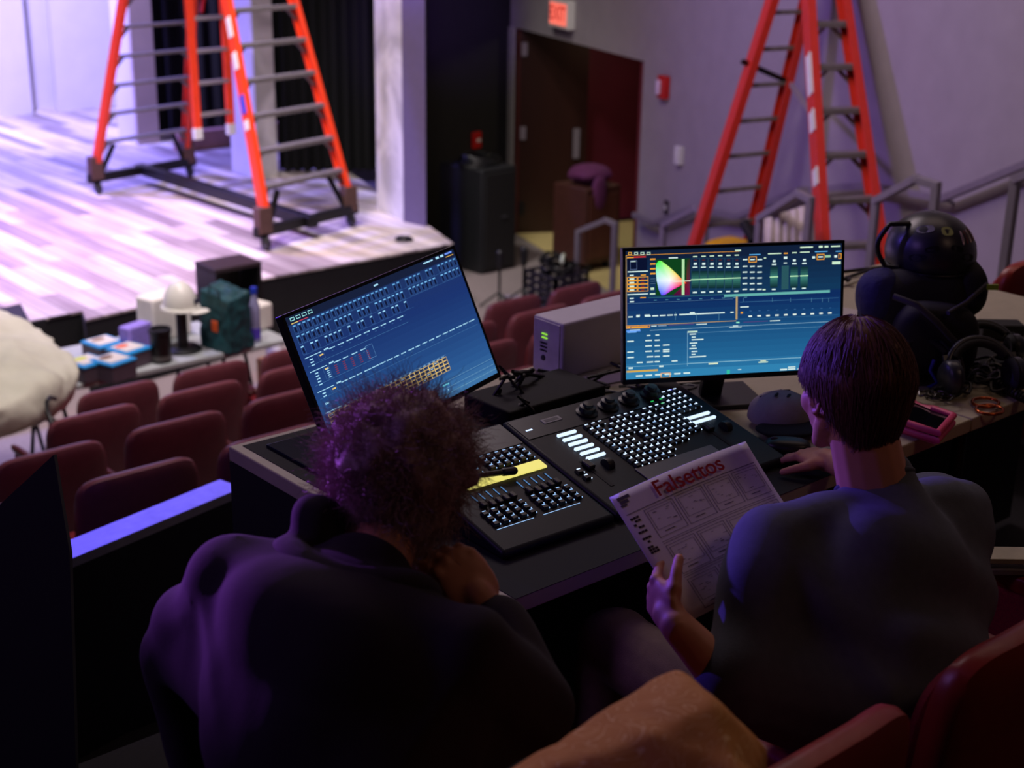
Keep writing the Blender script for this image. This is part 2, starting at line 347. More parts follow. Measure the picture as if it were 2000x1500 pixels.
cur = MB(); c0, c1 = zat(562, 352, ZS), Vector((9.6, 12.6, ZS)); c0 = Vector((8.3, 13.5, ZS))
vs = []; NN = 160
for i in range(NN+1):
    t = i/NN; p = c0.lerp(c1, t); off = .07*math.sin(t*NN*.55)+.03*math.sin(t*61)
    for z in (0, 5.6): vs.append((p.x+off*.6, p.y+off*.8, ZS+.02+z))
for i in range(NN+1):
    t = i/NN; p = c0.lerp(c1, t); off = .07*math.sin(t*NN*.55)+.03*math.sin(t*61)
    for z in (0, 5.6): vs.append((p.x+off*.6+.01, p.y+off*.8+.01, ZS+.02+z))
q = 2*(NN+1); fs = [(2*i, 2*i+2, 2*i+3, 2*i+1) for i in range(NN)]+[(q+2*i, q+2*i+1, q+2*i+3, q+2*i+2) for i in range(NN)]
cur.add(vs, fs); cu1 = cur.build('stage_curtain', mat('black_velour', (9, 9, 12), .95, var=.2), smooth=True)
tag(cu1, 'black folded curtain hanging between the marbled pillar and the portal column', 'curtain')
cur = MB(); vs = []
c0, c1 = Vector((8.3, 16.6, ZS)), Vector((10.2, 14.9, ZS))
for r_ in (0, .012):
    for i in range(NN+1):
        t = i/NN; p = c0.lerp(c1, t); off = .07*math.sin(t*NN*.5)
        for z in (0, 5.6): vs.append((p.x+off*.5+r_, p.y+off*.8+r_, ZS+.02+z))
cur.add(vs, fs); cu2 = cur.build('stage_curtain', mat('black_velour', (9, 9, 12), .95), smooth=True)
tag(cu2, 'black curtain hanging far behind the middle of the big orange ladder', 'curtain')
# violet lit backdrop: stepped white flats
bd = [((-60, 240), (62, 222), 0), ((40, 222), (140, 218), .35), ((112, 218), (300, 210), 0.0)]
yb = 18.9
lab = ['pale flat at the left edge of the backdrop', 'recessed flat in the backdrop beside the leftmost one', 'wide pale flat of the backdrop left of the orange ladder']
for i, ((a, b, off), lb) in enumerate(zip(bd, lab)):
    pa, pb = zat(*a, ZS), zat(*b, ZS)
    o = MB().span((pa.x, yb+off, ZS), (pb.x, yb+off+.06, ZS+6)).build('backdrop_flat', M_flatw); tag(o, lb, 'scenery flat')
o = MB().span((zat(62, 222, ZS).x-.0, yb+.07, ZS), (zat(62, 222, ZS).x+.04, yb+.34, ZS+6)).build('backdrop_return', M_flatw); tag(o, 'narrow return flat between the stepped backdrop flats', 'scenery flat')
struct(MB().span((-3, 21.9, ZS), (13, 22.1, 6)).build('wall_stage', M_black), 'black upstage wall behind the scenery', 'wall')
# low scenery skirting seen past the ladder
o = MB().span((8.0, 15.2, ZS), (9.6, 15.35, ZS+.22)).build('scenery_base', mat('tan_board', (170, 130, 120), .8)); tag(o, 'low tan base board on the stage behind the ladder', 'board')
o = MB(); c_ = zat(789, 470, ZS); o.tube([c_+Vector((math.cos(t)*.075, math.sin(t)*.075, .012)) for t in [2*PI*i/28 for i in range(28)]], .009, 6, closed=True); o.tube([c_+Vector((math.cos(t)*.062, math.sin(t)*.07, .026)) for t in [2*PI*i/28 for i in range(28)]], .008, 6, closed=True)
tag(o.build('cable_ring', M_blkplas, smooth=True), 'small black coil of cable lying on the stage corner', 'cable')
# wall fittings
def onwall(px, py, w_, h_, d_, m_, name, label, cat, off=0, bevel=.006):
    c = wat(px, py); o = MB().box(c+WN*(d_/2+off), (w_/2, d_/2, h_/2), (WD, WN, Vector((0, 0, 1)))).build(name, m_, bevel=bevel); return tag(o, label, cat), c
ex = wat(1105, 27)
et = thing('exit_sign', 'lit red EXIT sign in a white housing above the doorway', 'exit sign', ex)
eo = (WN*.5-WD*.86).normalized(); eo = WN
MB().box(ex+WN*.04, (.235, .04, .135), (WD, WN, Vector((0, 0, 1)))).build('housing', M_white, et, bevel=.01)
MB().box(ex+WN*.083, (.20, .003, .102), (WD, WN, Vector((0, 0, 1)))).build('lit_panel', emi('exit_red', (255, 118, 100), 1.1), et)
textmesh('EXIT', 'exit_lettering', .19, axM(-WD, Vector((0, 0, 1)), WN, ex+WN*.090), emi('exit_letters', (186, 40, 30), 1.0), et, offset=.004)
fa = thing('fire_alarm_strobe', 'red fire alarm with a white strobe on the side wall', 'fire alarm', wat(1300, 170))
cfa = wat(1302, 170); MB().box(cfa+WN*.03, (.065, .03, .095), (WD, WN, Vector((0, 0, 1)))).build('red_housing', mat('alarm_red', (190, 30, 24), .4), fa, bevel=.008)
MB().box(cfa+WN*.075+WD*.01, (.022, .016, .06), (WD, WN, Vector((0, 0, 1)))).build('strobe', mat('strobe_clear', (220, 200, 225), .2), fa, bevel=.008)
sw = thing('wall_switch', 'white switch plate on the side wall between doorway and ladder', 'light switch', wat(1331, 303))
csw = wat(1331, 303); MB().box(csw+WN*.025, (.045, .025, .075), (WD, WN, Vector((0, 0, 1)))).build('plate', M_white, sw, bevel=.006)
MB().box(csw+WN*.054, (.02, .005, .03), (WD, WN, Vector((0, 0, 1)))).build('rocker', M_white, sw, bevel=.002)
ol = thing('wall_outlet', 'dark outlet plate low on the side wall above the handrail', 'outlet', wat(1303, 405))
col_ = wat(1303, 405); MB().box(col_+WN*.008, (.035, .008, .06), (WD, WN, Vector((0, 0, 1)))).build('plate', mat('dark_outlet', (50, 40, 45), .5), ol, bevel=.003)
MB().box(col_+WN*.018, (.015, .003, .018), (WD, WN, Vector((0, 0, 1)))).build('socket', M_white, ol)
# red device on the black wall
bd_ = Vector((pe.x-8.35, pe.y-11.3, 0)).normalized(); bn_ = Vector((bd_.y, -bd_.x, 0))
d_ = ray(927, 273); t_ = (Vector((8.35, 11.3, 0))-CAM).dot(bn_)/d_.dot(bn_); cb = CAM+d_*t_
rb = thing('pull_station', 'small red fire pull station on the black wall above the loudspeaker', 'fire alarm', cb)
MB().box(cb+bn_*.025, (.06, .025, .085), (bd_, bn_, Vector((0, 0, 1)))).build('red_housing', mat('alarm_red', (190, 30, 24), .4), rb, bevel=.006)
MB().box(cb+bn_*.054, (.035, .004, .018), (bd_, bn_, Vector((0, 0, 1)))).build('pull_bar', M_white, rb, bevel=.003)

# ---- handrails (square tube frames down the aisle, rail on the wall)
def rail(name, label, pts, w_=.042, group=None, posts=()):
    t = thing(name, label, 'handrail', (pts[0].x, pts[0].y, pts[0].z))
    mb = MB()
    for a, b in zip(pts[:-1], pts[1:]):
        u = (b-a).normalized(); mb.bar(a-u*w_*.45, b+u*w_*.45, w_, w_, Vector((0, 0, 1)) if abs(u.z) < .9 else None)
    mb.build('rail', M_grail, t, bevel=.004)
    for a, b in posts: m2 = MB(); m2.bar(a, b, w_, w_); m2.build('post', M_grail, t, bevel=.004)
    return t
def dn(p, z): return Vector((p.x, p.y, z))
wr = [wat(1240, 420, .09), wat(1275, 437, .09), wat(1352, 408, .09), wat(1440, 424, .09), wat(1560, 372, .09), wat(1690, 362, .09), wat(1840, 388, .09), wat(2030, 310, .09)]
wrt = rail('wall_handrail', 'grey painted handrail bending along the side wall above the stairs', wr, .045)
for p in (wr[1], wr[3], wr[6]): MB().bar(p, p-WN*.09-Vector((0, 0, .03)), .02, .02).build('bracket', M_grail, wrt)
def frame(label, L, Rr, zl, top=None):
    pts = [L]+([top] if top is not None else [])+[Rr]
    return rail('aisle_handrail', label, pts, .042, posts=[(L, dn(L, zl)), (Rr, dn(Rr, zl))])
frame('low grey aisle handrail frame in front of the doorway, farthest down the stairs', dat(1129, 452, 13.0), dat(1201, 438, 12.7), ZF, dat(1183, 430, 12.75))
frame('grey aisle handrail frame behind the left rail of the nearer orange ladder', dat(1296, 440, 10.9), dat(1379, 414, 10.3), -1.5, dat(1358, 408, 10.4))
frame('grey aisle handrail frame in front of the middle of the nearer orange ladder', dat(1484, 426, 8.9), dat(1583, 390, 8.3), -1.2, dat(1560, 378, 8.4))
frame('grey aisle handrail frame between the nearer orange ladder and the helmet', dat(1711, 392, 8.0), dat(1829, 362, 7.5), -.75, dat(1789, 350, 7.6))
frame('grey aisle handrail frame at the right edge, above the red seats', dat(1984, 350, 6.6), dat(2090, 310, 6.2), -.4)

# ================================================================== LADDERS
def rung(mb, a, b, w_, h_, n_): mb.bar(a, b, h_, w_, Vector((0, 0, 1)))
def ladder(t, feetF, feetB, apex, hw, axis, nF, tread, rearr, nB=None, M_orange=M_orange):
    """feetF/feetB: left and right foot points; apex centre; axis: left-to-right unit vector"""
    tops = [apex-axis*hw, apex+axis*hw]
    fwdv = (apex-(feetF[0]+feetF[1])/2); fwdv.z = 0; fwdv.normalize()
    rails = []
    for P, s in ((feetF, 1), (feetB, -1)):
        for i in (0, 1):
            a = P[i]; b = tops[i]-fwdv*(.06*s); X, Y, Z = basis(b-a, axis)
            mb = MB(); L = (b-a).length; c = (a+b)/2
            mb.box(c, (.009, .052, L/2), (X, Y, Z)); sx = 1 if i == 0 else -1
            for sy in (-1, 1): mb.box(c+X*(.022*sx)+Y*(.047*sy), (.022, .006, L/2), (X, Y, Z))
            mb.build('rail', M_orange, t); rails.append((a, b))
    n = nF
    for k in range(n):
        f = (k+.7)/(n+.2)
        a = rails[0][0].lerp(rails[0][1], f); b = rails[1][0].lerp(rails[1][1], f)
        mb = MB(); u = (b-a).normalized(); mb.box((a+b)/2, ((b-a).length/2, tread/2, .019), (u, fwdv, Vector((0, 0, 1))))
        for s_, p in ((1, a), (-1, b)): mb.bar(p+u*(.14*s_)-fwdv*.0, p-Vector((0, 0, .12))+u*(.01*s_), .035, .010, k=0)
        mb.build('tread', mat('tread_grey', (126, 120, 116), .5, .4), t, bevel=.004)
    for k in range(nB or n):
        f = (k+.7)/((nB or n)+.2)
        a = rails[2][0].lerp(rails[2][1], f); b = rails[3][0].lerp(rails[3][1], f); u = (b-a).normalized()
        mb = MB(); mb.box((a+b)/2, ((b-a).length/2, rearr/2, .014), (u, fwdv, Vector((0, 0, 1))))
        if rearr > .05:
            for s_, p in ((1, a), (-1, b)): mb.bar(p+u*(.14*s_), p-Vector((0, 0, .12))+u*(.01*s_), .035, .010)
        mb.build('tread', mat('tread_grey', (126, 120, 116), .5, .4), t, bevel=.004)
    MB().box(apex+Vector((0, 0, .03)), (hw+.05, .14, .03), (axis, fwdv, Vector((0, 0, 1)))).build('top_cap', M_alu, t, bevel=.006)
    return rails, fwdv
X1 = Vector((1, 0, 0))
F0, F1, B0, B1 = Vector((6.32, 10.58, -.78)), Vector((7.42, 10.88, -.78)), Vector((6.21, 13.6, -.78)), Vector((7.38, 13.85, -.78))
lt = thing('trestle_ladder', 'big orange A-frame trestle ladder on a rolling base standing on the stage', 'ladder', (6.8, 12.2, ZS))
rails, fv = ladder(lt, [F0, F1], [B0, B1], Vector((6.85, 12.3, 3.3)), .2, X1, 14, .095, .095)
for a, b in ((F0, F1), (B0, B1)): MB().bar(a-Vector((.08, 0, .16)), b+Vector((.08, 0, -.16)), .07, .09).build('cross_beam', M_blkmet, lt, bevel=.005)
mb = MB()
ma, mc = (F0+F1)/2-Vector((.0, .1, .16)), (B0+B1)/2-Vector((0, -.1, .16)); mb.bar(ma, mc, .10, .10); mb.build('centre_beam', M_blkmet, lt, bevel=.005)
for P in (F0, F1, B0, B1):
    c = MB(); c.bar(P-Vector((0, 0, .17)), P+Vector((0, 0, .06)), .13, .11); c.build('foot_bracket', mat('rust_bracket', (92, 66, 60), .6, .3), lt, bevel=.008)
    w_ = MB(); w_.lathe([(.02, -.018), (.055, -.02), (.062, 0), (.055, .02), (.02, .018)], P+Vector((.0, -.03, -(P.z-ZS)+.062)), (Vector((0, 1, 0)), Vector((0, 0, 1)), Vector((1, 0, 0))), 20)
    w_.bar(P+Vector((.03, 0, -.17)), P+Vector((.03, -.03, -(P.z-ZS)+.06)), .01, .04); w_.bar(P+Vector((-.03, 0, -.17)), P+Vector((-.03, -.03, -(P.z-ZS)+.06)), .01, .04)
    w_.build('caster', M_blkplas, lt, smooth=True)
# brace from lowest tread down to bracket, dark
for a, b in rails:
    s_ = 1 if a.x < 6.8 else -1; mb = MB(); mb.bar(a+(b-a)*.035+Vector((.3*s_*.6, 0, .03)), a+Vector((.05*s_, 0, -.13)), .05, .02); mb.build('brace', M_blkmet, lt)
# centre extension section hanging between the two sides
ea, eb = dat(386, 262, 14.0), dat(457, 248, 13.6)
eb = Vector((ea.x+.40, ea.y+.05, ea.z)); dirz = Vector((-.01, .0, 1))
for p in (ea, eb):
    MB().bar(p, p+dirz*3.2, .075, .05, X1).build('extension_rail', M_orange, lt, bevel=.004)
    MB().bar(p-Vector((0, 0, .05)), p+Vector((0, 0, .06)), .085, .06, X1).build('rail_foot', M_white, lt, bevel=.006)
for k in range(10): MB().bar(ea+dirz*(.18+.305*k), eb+dirz*(.18+.305*k), .035, .05, Vector((0, 0, 1))).build('extension_rung', M_alu, lt, bevel=.004)
# labels stuck on the near left rail
a, b = rails[0]; X, Y, Z = basis(b-a, X1)
for f0, f1, m_ in ((.349, .389, M_white), (.285, .319, M_white), (.198, .234, mat('blue_sticker', (60, 70, 190), .5)), (.165, .184, M_white)):
    MB().box(a.lerp(b, (f0+f1)/2)-Y*.048, (.03, .002, (f1-f0)*(b-a).length/2), (X, Y, Z)).build('sticker', m_, lt)
    MB().box(a.lerp(b, (f0+f1)/2)-X*.011, (.002, .03, (f1-f0)*(b-a).length/2), (X, Y, Z)).build('sticker', m_, lt)
# red strap on the far right rail
mb = MB(); a, b = rails[3]; pp = [a.lerp(b, .62)+Vector((-.03-.05*math.sin(i*.5), -.06, -i*.07)) for i in range(16)]; mb.tube(pp, .018, 8); mb.build('hanging_strap', mat('red_strap', (190, 20, 30), .7), lt, smooth=True)

# nearer orange stepladder on the aisle stairs
def mid(p, q): return (p+q)/2
D_f, D_b = 8.75, 9.9
fF = [dat(1600, 470, D_f), dat(1722, 462, D_f+.1)]; fB = [dat(1352, 476, D_b), dat(1474, 456, D_b+.15)]
tp = [dat(1556, -158, D_f+.55), dat(1626, -158, D_f+.6)]
for L_ in (fF, fB):
    for i in (0, 1):
        a = L_[i]; b = tp[i]; u = (a-b).normalized(); L_[i] = a+u*.55
ax_ = (fF[1]-fF[0]); ax_.z = 0; ax_.normalize(); ap = mid(*tp)
lt2 = thing('step_ladder', 'orange stepladder with grey treads standing by the side wall behind the handrails', 'ladder', (ap.x, ap.y, min(fF[0].z, fB[0].z)))
rails2, fv2 = ladder(lt2, fF, fB, ap, .115, ax_, 9, .085, .03, 11, mat('dim_lit_orange', (196, 44, 26), .5, var=.06))  # orange darkened and reddened here for dimmer, more purple light
for p in fF+fB: MB().bar(p+Vector((0, 0, .06)), p-Vector((0, 0, .02)), .09, .07).build('rubber_foot', M_blkplas, lt2, bevel=.008)
a, b = rails2[0]; X, Y, Z = basis(b-a, ax_)
for f0, f1 in ((.55, .65), (.46, .51), (.33, .37)):
    MB().box(a.lerp(b, (f0+f1)/2)-Y*.048-X*.005, (.022, .002, (f1-f0)*(b-a).length/2), (X, Y, Z)).build('sticker', M_white, lt2)
    MB().box(a.lerp(b, (f0+f1)/2)-X*.011, (.002, .03, (f1-f0)*(b-a).length/2), (X, Y, Z)).build('sticker', M_white, lt2)
mb = MB(); a = rails2[2][0].lerp(rails2[2][1], .66); b = rails2[0][0].lerp(rails2[0][1], .50); c = rails2[3][0].lerp(rails2[3][1], .6); mb.bar(a-ax_*.06, c, .02, .03); mb.build('spreader_bar', M_blkmet, lt2)
mb = MB(); mb.bar(c, b, .02, .03); mb.build('spreader_bar', M_alu, lt2)
# yellow case and black thing below it, by the rail
yc = dat(1420, 500, 9.6); o = MB(); o.sq(yc, (.17, .12, .12), None, .6, .5); tag(o.build('yellow_case', mat('yellow_plastic', (200, 150, 20), .5), smooth=True), 'yellow rounded case behind the top edge of the right monitor', 'case')
yb_ = dat(1462, 455, 9.3); o = MB(); o.bar(dat(1452, 432, 9.3), dat(1472, 470, 9.25), .06, .05); o.bar(dat(1466, 440, 9.35), dat(1478, 520, 9.25), .07, .05); tag(o.build('tool_bag', M_blkmatte, bevel=.01), 'black tool bag standing by the yellow case', 'bag')
# pale cloth hung on the rail frame
vs = []; fs = []; n_ = 26
for j in range(2):
    for i in range(n_+1):
        p = dat(1492+84*i/n_, 428-28*i/n_ if j == 0 else 520, 8.75+.02*math.sin(i*1.3)); vs.append(p)
for i in range(n_): fs.append((i, i+1, n_+2+i, n_+1+i))
o = MB().add(vs, fs).build('hanging_cloth', mat('pale_cloth', (190, 178, 176), .9), smooth=True); md = o.modifiers.new('s', 'SOLIDIFY'); md.thickness = .008
tag(o, 'pale folded cloth hanging inside the handrail frame below the nearer ladder', 'cloth')

# ================================================================== LOUDSPEAKER, CRATE, STANDS by the stage
sb = Vector((8.62, 10.62, ZF)); q1, q2, q3 = zat(846, 510, ZF), zat(940, 537, ZF), zat(1006, 522, ZF)
q1 = q2+(q1-q2).normalized()*.62; q4 = q1+(q3-q2)
sp = thing('pa_loudspeaker', 'tall black loudspeaker cabinet on the house floor beside the stage corner', 'loudspeaker', (q2.x, q2.y, ZF))
MB().prism([q1, q2, q3, q4], (0, 0, 1.03)).build('cabinet', mat('speaker_black', (22, 23, 27), .55, bump=.15, bscale=250), sp, bevel=.015)
u_ = (q3-q2).normalized(); n_s = Vector((u_.y, -u_.x, 0)); cc_ = (q2+q3)/2
MB().box(cc_+Vector((0, 0, .52))+n_s*.012, ((q3-q2).length/2-.03, .012, .47), (u_, n_s, Vector((0, 0, 1)))).build('grille', mat('speaker_grille', (14, 14, 17), .7, bump=.3, bscale=600), sp, bevel=.004)
MB().box(cc_+Vector((0, 0, .55))+n_s*.028+u_*.05, (.035, .003, .012), (u_, n_s, Vector((0, 0, 1)))).build('badge', mat('badge_grey', (60, 60, 66), .4), sp)
top_c = (q1+q2+q3+q4)/4+Vector((0, 0, 1.03))
mb = MB()
for k in range(5):
    rr = .20-.018*k; mb.tube([top_c+Vector((math.cos(t)*rr*1.2+.03*math.sin(k), math.sin(t)*rr, .014+.018*k+.008*math.sin(3*t+k))) for t in [2*PI*i/32 for i in range(32)]], .011, 7, closed=True)
mb.build; tag(mb.build('cable_coil', M_blkplas, smooth=True), 'coil of black cable lying on top of the loudspeaker cabinet', 'cable')
cr = zat(1085, 592, ZF); cr.z = ZF
mc_ = thing('cable_crate', 'black milk crate of tangled cables on the house floor beyond the seats', 'crate', cr)
mb = MB()
for sx in (-1, 1):
    for z in (.02, .09, .16, .23, .30): mb.box(cr+Vector((sx*.2, 0, z)), (.012, .2, .012)); mb.box(cr+Vector((0, sx*.2, z)), (.2, .012, .012))
    for t in (-.2, -.1, 0, .1, .2): mb.box(cr+Vector((sx*.2, t, .16)), (.012, .012, .15)); mb.box(cr+Vector((t, sx*.2, .16)), (.012, .012, .15))
mb.box(cr+Vector((0, 0, .01)), (.2, .2, .01)); mb.build('crate_body', mat('crate_plastic', (44, 40, 52), .5), mc_)
mb = MB(); rnd = random.Random(3)
for k in range(9):
    c = cr+Vector((rnd.uniform(-.1, .1), rnd.uniform(-.1, .1), .26+.02*k)); rr = rnd.uniform(.07, .15); ph = rnd.uniform(0, 6)
    mb.tube([c+Vector((math.cos(t)*rr, math.sin(t)*rr*.8, .03*math.sin(2*t+ph))) for t in [2*PI*i/24 for i in range(24)]], .013, 6, closed=True)
tag(mb.build('cable_tangle', M_blkplas, smooth=True), 'tangle of black cables heaped in the crate', 'cable', kind='stuff')
mb = MB(); pts_ = [cr+Vector((-.12+.03*i, -.2+.03*i, .44+.03*math.sin(i*.6))) for i in range(10)]; mb.tube(pts_, .018, 8)
tag(mb.build('pale_strap', mat('pale_strap', (190, 200, 180), .6), smooth=True), 'pale greenish strap lying across the cable crate', 'strap')
for px, py, lb in ((975, 600, 'short black stand on the house floor, left of the cable crate'), (1022, 592, 'short black stand on the house floor, nearest the cable crate')):
    p = zat(px, py, ZF); t = thing('floor_stand', lb, 'stand', p)
    MB().tube([p+Vector((0, 0, .06)), p+Vector((0, 0, .42))], .012, 8).build('pole', M_blkmet, t, smooth=True)
    for k in range(3): a = 2*PI*k/3+.4; MB().tube([p+Vector((0, 0, .14)), p+Vector((math.cos(a)*.18, math.sin(a)*.18, .012))], .010, 7).build('leg', M_blkmet, t, smooth=True)
    MB().cap(p+Vector((0, 0, .38)), p+Vector((0, 0, .5)), .03, .035).build('head', M_blkplas, t, smooth=True)
# jacket and cart in the doorway behind the low rail
cp = zat(1178, 540, ZF)
ct = thing('equipment_cart', 'brown wheeled cabinet behind the low handrail in front of the doorway', 'cabinet', (cp.x, cp.y, ZF))
MB().span((cp.x-.12, cp.y+.15, ZF+.1), (cp.x+.35, cp.y+.62, ZF+.85)).build('body', mat('brown_laminate', (72, 40, 34), .5), ct, bevel=.01)
MB().span((cp.x-.08, cp.y+.135, ZF+.15), (cp.x+.31, cp.y+.149, ZF+.78)).build('door', mat('brown_laminate2', (84, 46, 38), .5), ct, bevel=.004)
for sx, sy in ((0, .22), (.24, .22), (0, .55), (.24, .55)): MB().lathe([(.02, -.015), (.05, -.015), (.05, .015), (.02, .015)], (cp.x+sx, cp.y+sy, ZF+.05), (Vector((0, 1, 0)), Vector((0, 0, 1)), X1), 16).build('caster', M_blkplas, ct)
jk = MB(); jc = Vector((cp.x+.12, cp.y+.36, ZF+.87))
jk.sq(jc+Vector((0, 0, .08)), (.2, .18, .09), None, 1, .8, fn=lambda q: q*(1+.12*math.sin(q.x*40+q.y*31))); jk.sq(jc+Vector((-.06, -.20, -.08)), (.09, .045, .17), None, .8, .8)
tag(jk.build('jacket', mat('purple_jacket', (92, 34, 84), .85), smooth=True), 'purple jacket slung over the brown cabinet by the doorway', 'jacket')

# ================================================================== THEATRE SEATS
M_vinyl = mat('maroon_seat_shell', (116, 62, 70), .38, var=.08, bump=.05)
M_rim = mat('maroon_seat_rim', (122, 52, 54), .38, var=.08)
M_fab = mat('red_seat_fabric', (132, 24, 32), .9, var=.2, scale=200, bump=.2, bscale=500)
M_arm = mat('seat_arm', (84, 34, 36), .4)
ZX = (Vector((1, 0, 0)), Vector((0, 0, 1)), Vector((0, -1, 0)))
def make_seat(label):
    t = thing('theatre_seat', label, 'seat', group='maroon theatre seats in rows')
    def bend(q): return Vector((q.x, q.y, q.z-(q.x*q.x)*.38+.10*(q.y)))
    m = MB(); m.sq((0, 0, .60), (.248, .265, .034), ZX, .45, .32, 40, 12, fn=bend); m.build('back_shell', M_vinyl, t, world=False, smooth=True)
    m = MB(); m.sq((0, .035, .60), (.235, .225, .03), ZX, .6, .35, 36, 10, fn=bend); m.build('back_cushion', M_fab, t, world=False, smooth=True)
    m = MB(); m.sq((0, .26, .42), (.23, .22, .05), None, .6, .35, 36, 10); m.build('seat_cushion', M_fab, t, world=False, smooth=True)
    for s in (-1, 1):
        m = MB(); m.sq((s*.272, .2, .62), (.018, .19, .022), None, .7, .5, 16, 8); m.build('armrest', M_arm, t, world=False, smooth=True)
        m = MB(); m.span((s*.272-.014, -.03, 0), (s*.272+.014, .34, .60)); m.build('side_panel', M_fab, t, world=False, bevel=.01)
    return t
rownames = ['first', 'second', 'third', 'fourth']
ords = ['first', 'second', 'third', 'fourth', 'fifth', 'sixth', 'seventh', 'eighth', 'ninth', 'tenth', 'eleventh', 'twelfth', 'thirteenth', 'fourteenth', 'fifteenth']
refs = [zat(440, 726, -.74).x, zat(395, 755, -.52).x, zat(342, 815, -.31).x, zat(258, 905, -.11).x]
ranges = [(-2, 6), (-3, 6), (-3, 7), (-2, 6)]
proto = None
def project(p):
    v = p-CAM; d = v.dot(FW); return 1000+FPX*v.dot(RT)/d, 750-FPX*v.dot(UP)/d, d
for r_ in range(4):
    pitch = .585
    k = 0
    for i in range(-6, 9):
        x = refs[r_]+pitch*i; loc = Vector((x, rowsY[r_], rowsZ[r_]-.865))
        if x > 7.0-.0*r_: continue
        px, py, d = project(Vector((x, rowsY[r_], rowsZ[r_]-.1)))
        if px < -130 or px > 1260 or (r_ == 3 and px > 1215) or (r_ == 0 and px < 160) or (r_ == 1 and px < 60): continue
        k += 1
        lb = 'maroon theatre seat, %s from the left in the %s row from the stage' % (ords[k-1], rownames[r_])
        if proto is None: proto = make_seat(lb); proto.location = loc
        else: dup(proto, loc, 0, lb)
# the red seats beyond the right end of the operators' table, and those in the operators' own row
sp_ = dat(2035, 492, 4.9); o = dup(proto, sp_-Vector((0, 0, .87)), R(0), 'reddish theatre seat at the right edge behind the backpack'); o['group'] = 'red seats at the right edge'; right_seat = o
M_vinyl2 = mat('red_leather', (150, 48, 34), .38, var=.1, scale=14, bump=.06)
def near_seat(label, loc, rot):
    t = dup(proto, loc, rot, label)
    for c in t.children:
        if c.name.startswith('back_shell'): c.data = c.data.copy(); c.data.materials[0] = M_vinyl2
        if c.name.startswith('armrest'): c.data = c.data.copy(); c.data.materials[0] = M_vinyl2
    t['group'] = 'red seats of the operators row'; return t
CB = dat(1975, 1085, 2.95)
near_seat('red leather-backed seat just past the right edge, with a pale board on its armrest', Vector((CB.x+.272, CB.y-.2, CB.z-.672)), R(0))
c1_, c2_ = zat(1752, 1368, .88), zat(1812, 1318, .88)
for c in right_seat.children:
    if c.name.startswith('back_shell') or c.name.startswith('armrest'): c.data = c.data.copy(); c.data.materials[0] = M_vinyl2
near_seat('red leather-backed seat in the bottom right corner of the photo', c2_+Vector((.235, -.03, -.88)), R(0)).scale = (1, 1, 1.065)
near_seat('red leather-backed seat between the brown paper bag and the bottom right seat', c1_+Vector((-.255, -.02, -.88)), R(0)).scale = (1, 1, 1.065)

# ================================================================== PRODUCTION TABLE by the stage and what is on it
TZ = -.95
def bx(name, m_, c, half, ang=0, bevel=.004, label=None, cat=None, parent=None, grp=None):
    a = R(ang); ax = (Vector((math.cos(a), math.sin(a), 0)), Vector((-math.sin(a), math.cos(a), 0)), Vector((0, 0, 1)))
    o = MB().box(Vector(c)+Vector((0, 0, half[2])), half, ax).build(name, m_, parent, bevel=bevel)
    if label: tag(o, label, cat, grp)
    return o
ta, tb = zat(140, 754, TZ), zat(552, 656, TZ)
pt = thing('folding_table', 'long grey folding table below the stage front, covered with props', 'table', ((ta.x+tb.x)/2, ta.y+.36, ZF))
MB().span((ta.x-.4, ta.y, TZ-.035), (tb.x, ta.y+.74, TZ)).build('tabletop', mat('table_grey', (170, 176, 176), .5, var=.05), pt, bevel=.006)
for x in (ta.x-.2, tb.x-.45):
    for sy, s2 in ((.08, 1), (.66, -1)):
        for sx in (0, .25):
            MB().tube([(x+sx*.6, ta.y+sy, TZ-.04), (x+sx*.6+(.12 if sx else -.10), ta.y+sy, ZF)], .013, 8).build('leg', M_blkmet, pt, smooth=True)
def zt(px, py): return zat(px, py, TZ)
blue = mat('sky_blue_packet', (30, 150, 215), .4, var=.05); offw = mat('packet_white', (222, 214, 204), .6, var=.04)
for (px, py, an, h_, c3, lb) in ((180, 742, 14, .10, (205, 215, 90), 'blue and white packet with a yellow-green patch, leftmost on the grey table'), (232, 742, 16, .11, (120, 86, 60), 'blue and white packet with a brown patch, nearest the grey table edge'), (262, 716, 16, .10, (232, 104, 66), 'blue and white packet with an orange patch, beside the black cup'), (212, 700, 10, .09, (150, 120, 96), 'blue and tan packet behind the other packets on the grey table')):
    c = zt(px, py); t = thing('snack_packet', lb, 'packet', c, group='blue packets on the folding table')
    a = R(an); ax = (Vector((math.cos(a), math.sin(a), 0)), Vector((-math.sin(a), math.cos(a), 0)), Vector((0, 0, 1)))
    MB().box(c+Vector((0, .06, h_/2)), (.095, .10, h_/2), ax).build('box', mat('packet_side', (84, 70, 82), .6), t, bevel=.006)
    MB().box(c+Vector((0, .06, h_+.003)), (.099, .104, .008), ax).build('lid', blue, t, bevel=.004)
    MB().box(c+Vector((0, .07, h_+.0135)), (.075, .075, .002), ax).build('white_panel', offw, t, bevel=.001)
    MB().sq(c+ax[1]*.10+Vector((0, 0, h_+.016)), (.045, .03, .004), ax, 1, .8).build('patch', mat('patch_%d' % px, c3, .6), t, smooth=True)
c = zt(285, 700); o = MB(); o.box(c+Vector((0, .12, .10)), (.10, .05, .10), (Vector((.95, .3, 0)), Vector((-.3, .95, 0)), Vector((0, 0, 1)))); tag(o.build('lavender_packet', mat('lavender', (150, 130, 220), .5), bevel=.012), 'lavender packet standing behind the black cup', 'packet')
c = zt(316, 706); t = thing('black_cup', 'black cylindrical cup on the grey table in front of the hard hat', 'cup', c)
